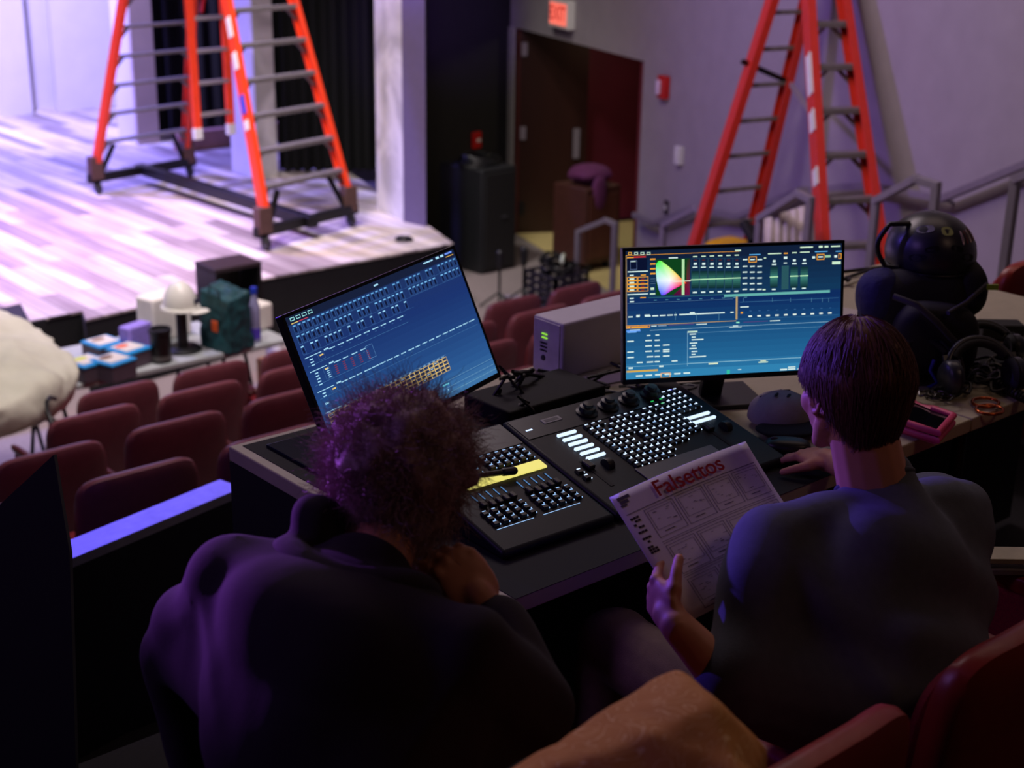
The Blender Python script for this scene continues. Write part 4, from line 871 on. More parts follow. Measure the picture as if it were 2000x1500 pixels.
# ================================================================== LIGHTING CONSOLE
CO = Vector((1.94650874, 2.04420718, .82)); ca_, ct_ = R(-2.0), R(12.5)
CU = Vector((math.cos(ca_), math.sin(ca_), 0)); CV = Vector((math.sin(ca_), -math.cos(ca_), 0))*math.cos(ct_)+Vector((0, 0, -math.sin(ct_))); CN = CU.cross(-CV)
con = thing('lighting_console', 'wide black lighting console with lit keys and faders on the beige table', 'console', CO, axM(CU, -CV, CN, Vector()).to_euler())
M_con = mat('console_black', (12, 16, 26), .5, spec=.25, var=.06, bump=.05, bscale=500)
def L2(u, v, n=0.): return Vector((u, -v, n))
Ci = chain(con).inverted()
def wedge(u0, u1, v0, v1, name, m_):
    tops = [L2(u0, v0), L2(u1, v0), L2(u1, v1), L2(u0, v1)]; bot = []
    for q in tops: wq = chain(con) @ q; bot.append(Ci @ Vector((wq.x, wq.y, .7515)))
    return MB().add([tuple(q) for q in tops+bot], [(0, 1, 2, 3), (7, 6, 5, 4), (0, 4, 5, 1), (1, 5, 6, 2), (2, 6, 7, 3), (3, 7, 4, 0)]).build(name, m_, con, world=False, bevel=.008)
wedge(-.362, -.078, -.15, .232, 'fader_wing', M_con); wedge(-.074, .435, -.15, .232, 'command_wing', M_con)
def lb_(u0, v0, u1, v1, n0, n1, name, m_, bevel=0, label=None): return MB().span((u0, -v1, n0), (u1, -v0, n1)).build(name, m_, con, world=False, bevel=bevel, label=label)
lb_(.072, .122, .30, .205, .0002, .003, 'palm_rest', mat('palm_rest_reflection', (112, 114, 112), .3, var=.03), .001, 'palm rest plate, monitor reflection painted in as lighter grey')  # lighter grey stands in for the monitor reflected in the palm rest
lb_(-.35, -.14, -.085, -.06, .0002, .0015, 'rear_plate', mat('console_plate', (34, 36, 44), .3)); lb_(-.065, -.14, .425, -.065, .0002, .0015, 'encoder_plate', mat('console_plate', (34, 36, 44), .3))
cy = MB().span((-.2985, -.036, .0005), (-.097, -.0085, .0045)).build('yellow_scribble_strip', emi('yellow_strip', (238, 226, 120), 1.0), con, world=False, label='lit yellow strip above the faders')
e_w = emi('key_white', (200, 222, 255), 1.6); e_b = emi('key_soft', (150, 190, 240), 1.0); e_bar = emi('key_bar', (205, 228, 255), 1.35); e_g = emi('key_green', (40, 200, 90), 1.0); e_blue = emi('key_blue', (120, 120, 255), 1.5)
M_key = mat('key_black', (16, 17, 20), .45)
def keymesh(nm, w_, h_, lit, full=False):
    mb = MB()
    if full: mb.span((-w_/2, -h_/2, 0), (w_/2, h_/2, .005), 1)
    else:
        mb.add([(-w_/2, -h_/2, 0), (w_/2, -h_/2, 0), (w_/2, h_/2, 0), (-w_/2, h_/2, 0), (-w_*.4, -h_*.38, .006), (w_*.4, -h_*.38, .006), (w_*.4, h_*.42, .006), (-w_*.4, h_*.42, .006)], [(3, 2, 1, 0), (4, 5, 6, 7), (0, 1, 5, 4), (1, 2, 6, 5), (2, 3, 7, 6), (3, 0, 4, 7)], 0)
        mb.box((-.0, h_*.30, .0063), (w_*.27, .0011, .0004), k=1)
        mb.box((w_*.64, -h_*.30, .0012), (.0011, .0011, .001), k=1)
    o = mb.build(nm, [M_key, lit], con, world=False); me = o.data; bpy.data.objects.remove(o); return me
me_key, me_keys2, me_bar, me_green, me_fk = keymesh('command_key', .0155, .0145, e_w), keymesh('command_key', .0155, .0145, e_b), keymesh('lit_key', .0094, .0062, e_bar, True), keymesh('command_key', .0155, .0145, e_g), keymesh('fader_key', .014, .013, e_b)
def putkey(nm, me, u, v):
    o = bpy.data.objects.new(nm, me); COL.objects.link(o); o.parent = con; o.location = L2(u, v, .0006); return o
for j in range(6):
    for i in range(5): putkey('lit_key', me_bar, .0055+.0103*i, -.048+.0194*j)
for j in range(2):
    for i in range(7): putkey('lit_key', me_bar, .331+.0103*i, .018+.020*j)
allk = []
for j in range(10):
    for i in range(13):
        u, v = .087+.0193*i, -.050+.0183*j
        if (j == 0 and i in (3, 8)) or (j == 1 and i % 4 == 2) or (i == 4 and j in (4, 5)) or (j > 7 and i > 6) or (j == 9 and i > 5) or (j > 6 and i > 9): continue
        allk.append((u, v, me_key if (i*7+j*3) % 5 else me_keys2))
for j in range(5):
    for i in range(4): allk.append((.338+.018*i, -.088+.018*j, me_key if (i+j) % 2 else me_keys2))
for u, v in ((.318, -.082), (.300, -.066), (.328, -.066), (.318, -.05)): allk.append((u, v, me_green))
allk.sort(key=lambda k: -k[1])
for u, v, me in allk[:99]: putkey('command_key', me, u, v)
mb = MB()
for u, v, me in allk[99:]:
    for p in me.polygons: pass
    n0 = len(mb.v); mb.v += [(q.co.x+u, q.co.y-v, q.co.z+.0006) for q in me.vertices]; mb.f += [tuple(i+n0 for i in p.vertices) for p in me.polygons]; mb.mi += [p.material_index if me is not me_green else p.material_index*2 for p in me.polygons]
o = mb.build('rear_command_keys', [M_key, e_w, e_g], con, world=False); o['kind'] = 'stuff'
for j in range(3):
    for i in range(5): putkey('fader_key', me_fk, -.320+.0225*i, .117+.0175*j); putkey('fader_key', me_fk, -.196+.0215*i, .115+.0175*j)
    for i in range(6): putkey('fader_key', me_fk, -.206+.020*i, -.045+.0175*j)
    for i in range(5): putkey('fader_key', me_fk, -.33+.022*i, -.045+.0175*j)
e_fd = emi('fader_glow', (70, 130, 190), .8)
for g_ in (-.305, -.190):
    for i in range(5):
        u = g_+.0185*i
        sl = MB(); sl.span((u-.002, -.104, .0004), (u+.002, -.048, .0009), 0); sl.span((u-.0014, -.074, .0009), (u+.0014, -.052, .0013), 1); f_ = sl.build('fader_slot', [M_blkmatte, e_fd], con, world=False)
        MB().box((u, -.092-.002*((i*3) % 4), .005), (.0055, .0085, .0045)).build('fader_cap', M_blkplas, con, world=False, bevel=.002)
for a, b in ((-.328, -.237), (-.213, -.118)): lb_(a, .1665, b, .1678, .0003, .001, 'light_line', e_b)
for u in (.128, .192, .256, .324):
    MB().lathe([(.024, 0), (.025, .005), (.019, .008), (.018, .018), (.012, .020), (.011, .026), (.001, .027)], L2(u, -.10), n=28).build('encoder_knob', M_blkplas, con, world=False, smooth=True)
lb_(.007, -.117, .058, -.100, .001, .003, 'name_plate', mat('plate_grey', (150, 150, 150), .5), .0005, 'pale name plate'); lb_(.014, -.113, .051, -.104, .003, .0034, 'name_plate_field', mat('plate_dark', (84, 84, 88), .5))
lb_(-.049, -.097, -.032, -.093, .0008, .002, 'indicator_light', e_w)
for u, v in ((-.046, .080), (-.046, .104)): putkey('playback_key', me_key, u, v)
for u0, v0 in ((.012, .074), (.372, .070)):
    lb_(u0-.030, v0-.026, u0-.020, v0+.075, .0002, .001, 'slot_recess', M_blkmatte)
    w_ = MB(); w_.lathe([(.001, -.008), (.015, -.008), (.016, 0), (.015, .008), (.001, .008)], L2(u0+.018, v0+.01, .000), (Vector((0, 1, 0)), Vector((0, 0, 1)), Vector((1, 0, 0))), 24); w_.build('level_wheel', M_blkplas, con, world=False, smooth=True)
    MB().box(L2(u0-.025, v0-.004, .005), (.009, .014, .005)).build('master_fader_cap', M_blkplas, con, world=False, bevel=.003)
MB().lathe([(.006, 0), (.006, .003), (.001, .0032)], L2(.385, -.094), n=16).build('power_button', e_blue, con, world=False, label='glowing blue round button')
mb = MB(); mb.cap(chain(con) @ L2(-.272, .012, .013), chain(con) @ L2(-.205, .026, .013), .0055, .0065); mb.cap(chain(con) @ L2(-.205, .026, .013), chain(con) @ L2(-.183, .031, .013), .0085, .0085)
tag(mb.build('marker_pen', M_blkplas, smooth=True), 'black marker pen lying across the yellow strip of the console', 'pen')

# ---- pale desktop computer, cables, papers
pa, pb_ = zat(1097, 745, .75), None
hgt = .15
pc = thing('desktop_computer', 'pale grey box-shaped computer behind the right monitor, with a small green light', 'computer', (pa.x+.2, pa.y+.06, .75))
MB().span((pa.x, pa.y, .752), (pa.x+.44, pa.y+.115, .752+hgt)).build('case', mat('pc_pale_grey', (206, 202, 216), .55, var=.03), pc, bevel=.008)
MB().span((pa.x-.003, pa.y+.01, .76), (pa.x, pa.y+.105, .745+hgt)).build('front_panel', mat('pc_front', (208, 204, 218), .5), pc)
for z in (.86, .85): MB().span((pa.x-.005, pa.y+.055, z), (pa.x-.003, pa.y+.075, z+.003)).build('status_light', emi('pc_green', (150, 230, 60), 1), pc)
for z in (.835, .825, .815): MB().span((pa.x-.005, pa.y+.055, z), (pa.x-.003, pa.y+.08, z+.004)).build('port', M_blkplas, pc)
MB().lathe([(.008, 0), (.007, .003), (.001, .0035)], (pa.x-.003, pa.y+.068, .797), (Vector((0, 1, 0)), Vector((0, 0, 1)), Vector((-1, 0, 0))), 16).build('power_button', mat('pc_button', (60, 56, 66), .4), pc)
o = MB().prism([zat(1046, 733, .751), zat(1108, 768, .751), zat(1230, 742, .751), zat(1190, 712, .751)], (0, 0, .003)).build('white_sheet', mat('paper_white', (200, 196, 200), .8, var=.03)); tag(o, 'white sheet of paper lying under the pale computer', 'paper')
rnd = random.Random(5)
def cable(pts, r, label, m_=M_blkplas, cat='cable', grp='cables behind the console'):
    P = [Vector(p) for p in pts]; q = []
    for i in range(len(P)-1):
        p0 = P[max(i-1, 0)]; p1 = P[i]; p2 = P[i+1]; p3 = P[min(i+2, len(P)-1)]
        for k in range(8):
            t = k/8; q.append(.5*((2*p1)+(p2-p0)*t+(2*p0-5*p1+4*p2-p3)*t*t+(3*p1-3*p2+p0-p3)*t**3))
    q.append(P[-1]); o = MB().tube(q, r, 8).build('cable', m_, smooth=True); return tag(o, label, cat, grp)
Z1 = .762
def zz(px, py, z=Z1): return zat(px, py, z)
cable([zz(960, 800), zz(975, 770, .80), zz(987, 738, .84), zz(1003, 735, .84), zz(1012, 760, .80), zz(1040, 800)], .0038, 'black cable looping up with a violet sheen beside the left monitor corner')
cable([zz(1008, 775), zz(1020, 740, .82), zz(1038, 722, .83), zz(1060, 735, .80), zz(1100, 750), zz(1170, 748), zz(1230, 772)], .005, 'thick black cable running in front of the pale computer')
cable([zz(990, 830), zz(1010, 795, .79), zz(1030, 785, .81), zz(1040, 800, .80), zz(1050, 830)], .0036, 'black cable arching below the violet-lit loops')
cable([zz(1150, 760), zz(1185, 728, .79), zz(1215, 722, .80), zz(1245, 735, .78), zz(1260, 765)], .004, 'thin black cable arching in front of the computer by the monitor')
cable([zz(1045, 815), zz(1090, 775), zz(1140, 758), zz(1200, 765)], .004, 'thin black cable running behind the console name plate')
cable([zz(950, 812), zz(1000, 800), zz(1060, 806), zz(1120, 790)], .0035, 'thin black cable lying nearest the console rear edge')
cable([zz(1230, 765), zz(1290, 752), zz(1340, 762), zz(1400, 745)], .004, 'thin black cable below the bottom edge of the right monitor')
o = MB().span((2.02, 2.33, .751), (2.33, 2.50, .80)).build('power_strip', mat('psu_black', (9, 9, 14), .85), bevel=.006); tag(o, 'black power box lying between the left monitor and the pale computer', 'power box')
# items right of the right monitor
wp = [zat(1640, 598, .80), zat(1712, 612, .80), zat(1700, 640, .80), zat(1600, 650, .80)]
o = MB().prism([p-Vector((0, 0, .048)) for p in wp], (0, 0, .048)).build('white_box', mat('box_white2', (198, 188, 186), .6, var=.02), bevel=.004); tag(o, 'flat white box on the table between the right monitor and the backpack', 'box')
cable([zat(1655, 548, .77), zat(1690, 530, .77), zat(1740, 520, .77), zat(1800, 530, .77)], .006, 'black cable on the table between the right monitor and the backpack', grp='cables at the right')

# ---- cap, mouse
c = zat(1532, 834, .757); t = thing('cloth_cap', 'grey cloth cap with dark printed marks on the desk beside the mouse', 'cap', c)
ang = R(150); ax = (Vector((math.cos(ang), math.sin(ang), 0)), Vector((-math.sin(ang), math.cos(ang), 0)), Vector((0, 0, 1)))
mb = MB(); mb.sq(c+Vector((0.02, .03, .012)), (.078, .065, .062), ax, .9, .9, 32, 16, fn=lambda q: Vector((q.x, q.y, max(q.z, -.004)+.003*noise.noise(q*40)))); mb.build('crown', mat('cap_grey', (150, 144, 150), .9, bump=.2), t, smooth=True)
mb = MB(); mb.sq(c+Vector((-.02, -.035, .012)), (.085, .05, .006), ax, .6, .9); mb.build('brim', mat('cap_brim', (20, 20, 26), .9), t, smooth=True)
mb = MB()
for k, (dx, dy, sx_) in enumerate(((-.02, .0, .018), (.02, .005, .013), (.0, -.02, .016), (-.03, .03, .012), (.03, .03, .014))): mb.sq(c+Vector((.02+dx, .03+dy, .012+.0625*math.sqrt(max(.05, 1-(dx/.078)**2-(dy/.065)**2)))), (sx_, .004, .002), (Vector((.9, .4*(-1)**k, .0)).normalized(), Vector((-.4*(-1)**k, .9, 0)).normalized(), Vector((0, 0, 1))), 1, 1, 12, 6)
mb.build('printed_mark', mat('cap_mark', (30, 28, 40), .9), t, smooth=True)
mc = zat(1537, 882, .757); mo = thing('computer_mouse', 'black computer mouse under the right hand of the person in grey', 'mouse', mc)
MX = Vector((.75, .66, 0)).normalized(); MY = Vector((-.66, .75, 0)).normalized()
MB().sq(mc+Vector((0, 0, .014)), (.031, .052, .018), (MX, MY, Vector((0, 0, 1))), .8, .75, 28, 12).build('mouse_body', M_blkplas, mo, smooth=True)
MB().sq(mc+MY*.03+Vector((0, 0, .030)), (.0035, .009, .004), (MX, MY, Vector((0, 0, 1))), 1, 1, 12, 8).build('scroll_wheel', mat('wheel_grey', (60, 60, 64), .5), mo, smooth=True)
# ---- pink-cased tablet
tq = [zat(1781, 784, .784), zat(1862, 812, .784), zat(1832, 846, .784), zat(1752, 820, .784)]
pk = thing('tablet', 'small dark-screened tablet in a chunky pink case behind the head in the grey shirt', 'tablet', (tq[0]+tq[2])/2-Vector((0, 0, .033)))
M_pink = mat('pink_rubber', (214, 60, 110), .5)
mb = MB(); mb.tube([tq[0], tq[0].lerp(tq[1], .5), tq[1], tq[2], tq[2].lerp(tq[3], .5), tq[3]], .0085, 10, closed=True); mb.tube([p-Vector((0, 0, .018)) for p in (tq[0], tq[0].lerp(tq[1], .5), tq[1], tq[2], tq[2].lerp(tq[3], .5), tq[3])], .008, 10, closed=True); mb.build('pink_case', M_pink, pk, smooth=True)
MB().prism([p-Vector((0, 0, .012)) for p in tq], (0, 0, .010)).build('dark_screen', mat('tablet_glass', (10, 10, 14), .1), pk)
MB().prism([p-Vector((0, 0, .032)) for p in [q.lerp((tq[0]+tq[2])/2, .1) for q in tq]], (0, 0, .018)).build('case_back', M_pink, pk)

# ---- backpack and helmet
bc = zat(1800, 735, .75); BX, BY = RT.copy(), FW.copy(); BX.z = 0; BY.z = 0; BX.normalize(); BY.normalize(); BZ = Vector((0, 0, 1)); bax = (BX, BY, BZ)
bp_ = thing('backpack', 'black stuffed backpack on the right table with a helmet on top', 'backpack', bc)
def wob(k, a=.06): return lambda q: q*(1+a*noise.noise(q*14+Vector((k, k, k))))
MB().sq(bc+BY*.12+BZ*.13, (.145, .10, .13), bax, .7, .7, 40, 24, fn=wob(1)).build('main_bag', mat('backpack_black', (18, 18, 22), .8, bump=.2, bscale=300), bp_, smooth=True)
MB().sq(bc+BY*.0+BZ*.10+BX*.02, (.11, .06, .10), bax, .7, .7, 32, 16, fn=wob(4)).build('front_pocket', mat('backpack_black', (18, 18, 22), .8), bp_, smooth=True)
MB().sq(bc+BY*.10+BZ*.185-BX*.105, (.058, .07, .075), bax, .9, .9, 28, 16, fn=wob(7, .15)).build('side_bulge', mat('blue_lit_cloth', (40, 40, 92), .85, bump=.3), bp_, smooth=True)  # blue light falling on this lobe is put into the cloth colour
MB().sq(bc+BY*.12+BZ*.21+BX*.13, (.045, .07, .075), bax, .8, .8, 28, 16, fn=wob(9, .12)).build('side_pocket', mat('backpack_black', (18, 18, 22), .8), bp_, smooth=True)
def path(pts): return [bc+BX*a+BY*b+BZ*c for a, b, c in pts]
MB().tube(path([(-.10, -.02, .22), (-.05, -.06, .21), (0, -.075, .17), (.05, -.08, .12), (.08, -.07, .04)]), .009, 8).build('shoulder_strap', mat('strap_dark', (48, 46, 50), .7), bp_, smooth=True)
MB().tube(path([(.03, -.06, .19), (.09, -.01, .205), (.16, .06, .235)]), .006, 8).build('strap', mat('strap_dark', (48, 46, 50), .7), bp_, smooth=True)
MB().box(bc+BX*.165+BY*.03+BZ*.235, (.014, .004, .007), bax).build('buckle_tag', mat('tag_lime', (150, 190, 40), .5), bp_)
MB().tube(path([(.0, -.09, .075), (-.01, -.10, .05), (.01, -.105, .02), (-.012, -.105, .0015+.004)]), .005, 8).build('blue_cord', mat('blue_cord', (50, 50, 190), .6), bp_, smooth=True)
hc = dat(1817, 492, (bc-CAM).dot(FW)+.08)
hl = thing('skate_helmet', 'black vented helmet with a striped flag sticker, resting on the backpack', 'helmet', hc-BZ*.03)
hax = (BX, BY, (BZ-BX*.05-BY*.08).normalized()); hax = (hax[0], hax[1], hax[2])
HR = (.118, .135, .112)
shell = MB(); prof = []
def hpt(az, el, s=1.0): # az from BX, el from horizontal
    return hc+hax[0]*(HR[0]*s*math.cos(el)*math.cos(az))+hax[1]*(HR[1]*s*math.cos(el)*math.sin(az))+hax[2]*(HR[2]*s*math.sin(el))
N1, N2 = 48, 18; vs = []
for i in range(N2+1):
    el = -R(18)+(PI/2+R(18))*i/N2
    for j in range(N1):
        az = 2*PI*j/N1; lift = .0
        vs.append(hpt(az, min(el, PI/2-.01)))
fs = [(i*N1+j, i*N1+(j+1) % N1, (i+1)*N1+(j+1) % N1, (i+1)*N1+j) for i in range(N2) for j in range(N1)]
shell.add(vs, fs); so = shell.build('shell', mat('helmet_black', (40, 40, 45), .36, var=.05), hl, smooth=True); md = so.modifiers.new('s', 'SOLIDIFY'); md.thickness = .014; md.offset = -1
MB().tube([hpt(2*PI*j/40, -R(18), 1.01) for j in range(40)], .005, 8, closed=True).build('rim', M_blkplas, hl, smooth=True)
def patch(az, el, wa, wh, name, m_, s=1.004, rot=0., outline=None):
    vs = []; n = 14
    for k in range(n):
        a = 2*PI*k/n; x, y = wa*math.copysign(abs(math.cos(a))**.7, math.cos(a)), wh*math.copysign(abs(math.sin(a))**.7, math.sin(a)); x, y = x*math.cos(rot)-y*math.sin(rot), x*math.sin(rot)+y*math.cos(rot)
        vs.append((az+x/max(.3, math.cos(el)), el+y))
    mb = MB(); mb.add([hpt(*v, s) for v in vs]+[hpt(*v, s-.03) for v in vs], [tuple(range(n))]+[(i, (i+1) % n, n+(i+1) % n, n+i) for i in range(n)]); return mb.build(name, m_, hl)
M_hole = mat('vent_hole', (3, 3, 4), .9)
for az, el, wa, wh, rt_ in ((-2.15, .10, .20, .085, .2), (-1.85, .34, .16, .07, .3), (-.95, .12, .20, .085, -.2), (-1.25, .36, .16, .07, -.3), (-.3, .3, .1, .06, 0), (2.2, .2, .2, .08, 0), (1.0, .2, .2, .08, 0)): patch(az, el, wa, wh, 'vent', M_hole, 1.004, rt_)
for k in range(5):
    e0 = .60+.0*k; az0 = -1.0+.16*k; patch(az0, e0, .028, .17, 'flag_stripe', mat('sticker_pale', (236, 210, 206), .5) if k % 2 == 0 else mat('sticker_red', (120, 50, 54), .5), 1.006, -.2)
patch(-1.42, .80, .13, .12, 'round_sticker', mat('sticker_olive', (160, 170, 100), .4), 1.005); patch(-2.1, .82, .20, .10, 'letter_sticker', mat('sticker_grey', (110, 110, 116), .5), 1.005, .3)
mb = MB(); mb.tube([hpt(-2.4, -R(16), .98), hc+BX*-.03-BY*.11-BZ*.085, hc+BX*.03-BY*.11-BZ*.115, hpt(-.9, -R(16), .98)], .0055, 8); mb.build('chin_strap', mat('chin_strap', (56, 54, 56), .7), hl, smooth=True)
mb = MB(); mb.tube([hpt(PI+.55, R(-14), 1.0)]+[hc-BX*(.128+.028*math.sin(PI*k/8))+BY*(-.05)+BZ*(-.03+.115*k/8) for k in range(9)]+[hpt(PI+.4, R(50), 1.0)], .007, 8); mb.build('side_loop', M_blkplas, hl, smooth=True)

# ---- headphones
M_hp = mat('headphone_grey', (60, 64, 70), .35, .3); M_pad = mat('ear_pad', (24, 26, 32), .7)
def headphones(label, c, yaw, lean, s=1.0, grp='headphones on the right table'):
    t = thing('headphones', label, 'headphones', c, (0, 0, yaw), grp)
    Z = Vector((0, math.sin(lean), math.cos(lean))); Y = Vector((0, math.cos(lean), -math.sin(lean))); X = X1; r = .082*s; b = Vector((0, 0, .045*s))
    MB().tube([b+X*(r*math.cos(a))+Z*(r*1.05*math.sin(a)) for a in [PI*i/20 for i in range(21)]], [.007*s]*21, 8).build('headband', M_hp, t, world=False, smooth=True)
    MB().tube([b+X*((r-.010)*math.cos(a))+Z*((r-.008)*1.0*math.sin(a)) for a in [R(35)+R(110)*i/14 for i in range(15)]], .010*s, 8).build('head_pad', M_pad, t, world=False, smooth=True)
    for q in (-1, 1):
        cc = b+X*(q*(r-.002)); MB().lathe([(.001, .014), (.030*s, .014), (.038*s, .004), (.038*s, -.012)], cc, (Y, Z, X*q), 24).build('ear_cup', M_hp, t, world=False, smooth=True)
        MB().lathe([(.036*s, -.010), (.038*s, -.018), (.030*s, -.026), (.018*s, -.024), (.001, -.018)], cc, (Y, Z, X*q), 24).build('ear_pad', M_pad, t, world=False, smooth=True)
        MB().bar(cc+Vector((0, 0, 0)), cc+Z*.05*s, .012, .006).build('yoke', M_hp, t, world=False)
    return t
headphones('grey headphones lying in front, nearest the table edge at the right', zat(1915, 772, .752), R(-30), R(35), 1.15)
headphones('grey headphones behind the nearest pair at the right edge of the table', zat(1925, 712, .752), R(-35), R(50), 1.0)
headphones('dark headphones at the foot of the backpack beside the head in the grey shirt', zat(1795, 752, .752), R(-50), R(25), 1.0)
def coil(px0, py0, px1, py1, label, n=13, r=.011, wr=.0035):
    a, b = zat(px0, py0, .752+r+wr), zat(px1, py1, .752+r+wr); X, Y, Z = basis(b-a); L = (b-a).length; N_ = n*10
    return tag(MB().tube([a+Z*(L*i/N_)+X*(r*math.cos(2*PI*i/10))+Y*(r*math.sin(2*PI*i/10)) for i in range(N_+1)], wr, 6).build('coiled_cable', M_blkplas, smooth=True), label, 'cable', 'coiled cables at the right')
coil(1968, 686, 2060, 690, 'black coiled cable highest at the right edge of the table'); coil(1972, 722, 2060, 742, 'black coiled cable midway down the right edge of the table', 12); coil(1950, 752, 2020, 786, 'black coiled cable nearest the table edge at the right', 11)
for k, (px, py, lb) in enumerate(((1925, 786, 'copper-coloured ring lying in front of the nearest headphones'), (1933, 800, 'copper-coloured ring lying closest to the table edge'))):
    c = zat(px, py, .757); tag(MB().tube([c+Vector((math.cos(a)*.036, math.sin(a)*.03, 0)) for a in [2*PI*i/28 for i in range(28)]], .004, 8, closed=True).build('copper_ring', mat('copper', (190, 96, 50), .25, .9), smooth=True), lb, 'ring', 'copper rings')
mb = MB(); rnd = random.Random(9)
for k in range(6):
    c = zat(1825+rnd.uniform(-20, 25), 772+rnd.uniform(-8, 12), .758+.004*k); rr = rnd.uniform(.02, .035)
    mb.tube([c+Vector((math.cos(a)*rr*(1+.2*math.sin(3*a+k)), math.sin(a)*rr, .003*math.sin(4*a))) for a in [2*PI*i/24 for i in range(24)]], .0028, 6, closed=True)
tag(mb.build('bead_chain_heap', mat('chain_dark', (70, 68, 66), .3, .7), smooth=True), 'small heap of dark shiny chain left of the headphones', 'chain', kind='stuff')
mb = MB(); rnd = random.Random(21)
for k in range(15):
    c = zat(rnd.uniform(1845, 1995), rnd.uniform(700, 770), .757+.002*(k % 5)); r1, r2_ = rnd.uniform(.03, .06), rnd.uniform(.02, .045); ph = rnd.uniform(0, 6)
    mb.tube([c+Vector((math.cos(a)*r1*(1+.25*math.sin(2*a+ph)), math.sin(a)*r2_, .008+.006*math.sin(3*a+ph))) for a in [2*PI*i/26 for i in range(26)]], .0042, 6, closed=True)
tag(mb.build('cable_heap', M_blkplas, smooth=True), 'loose heap of black cables on the table around the headphones', 'cable', kind='stuff')
o = MB().prism([zat(1870, 740, .7505), zat(1960, 760, .7505), zat(1975, 700, .7505), zat(1900, 670, .7505), zat(1830, 700, .7505)], (0, 0, .002)).build('black_cloth', mat('cloth_black', (14, 14, 16), .95)); tag(o, 'piece of black cloth lying under the headphones', 'cloth')
o = MB().box(zat(1935, 650, .775)+Vector((.05, .0, 0)), (.06, .035, .022), (BX, BY, BZ)).build('small_case', M_blkmatte, bevel=.006); tag(o, 'small black case right of the backpack foot', 'case')
cb_ = CB; t = thing('clipboard', 'pale board with a metal edge at the right edge above the red seat', 'board', cb_)
MB().box(cb_, (.09, .03, .006), (BX, BY, BZ)).build('board', mat('pale_board', (180, 172, 150), .6), t, bevel=.002); MB().box(cb_+BZ*-.022+BX*.01, (.09, .035, .005), (BX, BY, BZ)).build('metal_edge', M_alu, t)

# ================================================================== PEOPLE
M_hair1 = mat('brown_hair', (112, 70, 58), .6, var=.2); M_hair2 = mat('curly_hair', (160, 126, 132), .65, var=.2)
M_tee = mat('grey_shirt', (84, 86, 100), .9, var=.08, scale=60, bump=.12, bscale=500); M_hood = mat('maroon_hoodie', (32, 15, 28), .95, var=.1, scale=60, bump=.12, bscale=400)
M_pants = mat('khaki_trousers', (112, 92, 74), .9, var=.1, scale=40, bump=.15, bscale=400); M_jeans = mat('dark_trousers', (30, 28, 36), .9)
M_shoe = mat('dark_shoe', (26, 24, 26), .6)
def headframe(c, heading, pitch, roll=0.):
    F_ = Vector((math.sin(heading)*math.cos(pitch), math.cos(heading)*math.cos(pitch), -math.sin(pitch)))
    X = Vector((math.cos(heading), -math.sin(heading), 0)); U = X.cross(F_)
    X, U = X*math.cos(roll)+U*math.sin(roll), U*math.cos(roll)-X*math.sin(roll)
    return axM(X, F_, U, c)
def head(mb, M):
    ax = (M.col[0].to_3d(), M.col[1].to_3d(), M.col[2].to_3d()); P = lambda x, y, z: M @ Vector((x, y, z))
    mb.sq(P(0, -.008, .028), (.073, .092, .082), ax); mb.sq(P(0, .022, -.03), (.060, .070, .075), ax, .9, .9)
    mb.sq(P(0, .045, -.075), (.038, .036, .032), ax); mb.sq(P(0, .075, .03), (.055, .018, .02), ax)
    for s in (-1, 1):
        mb.sq(P(s*.036, .062, -.025), (.024, .026, .026), ax); mb.cap(P(s*.058, .0, -.055), P(s*.025, .062, -.092), .017, .016)
        mb.cap(P(s*.015, .084, .026), P(s*.045, .074, .028), .007, .006)
        e = P(s*.077, -.006, -.006); ea = (ax[0]*.35+ax[1]*-.9*1.0, ax[2], ax[0]*s)
        mb.tube([e+ax[0]*(s*.006)+ax[1]*(.016*math.sin(a)-.004)+ax[2]*(.030*math.cos(a)) for a in [R(-70)+R(320)*i/14 for i in range(15)]], .0045, 7)
        mb.sq(e-ax[0]*(s*.002), (.006, .013, .024), ax); mb.sq(e+ax[2]*-.028+ax[1]*.004, (.006, .008, .009), ax)
    mb.cap(P(0, .088, .018), P(0, .108, -.022), .008, .012); mb.sq(P(0, .098, -.028), (.017, .012, .008), ax)
    mb.cap(P(-.02, .083, -.055), P(.02, .083, -.055), .006, .006); mb.cap(P(-.016, .082, -.064), P(.016, .082, -.064), .007, .007)
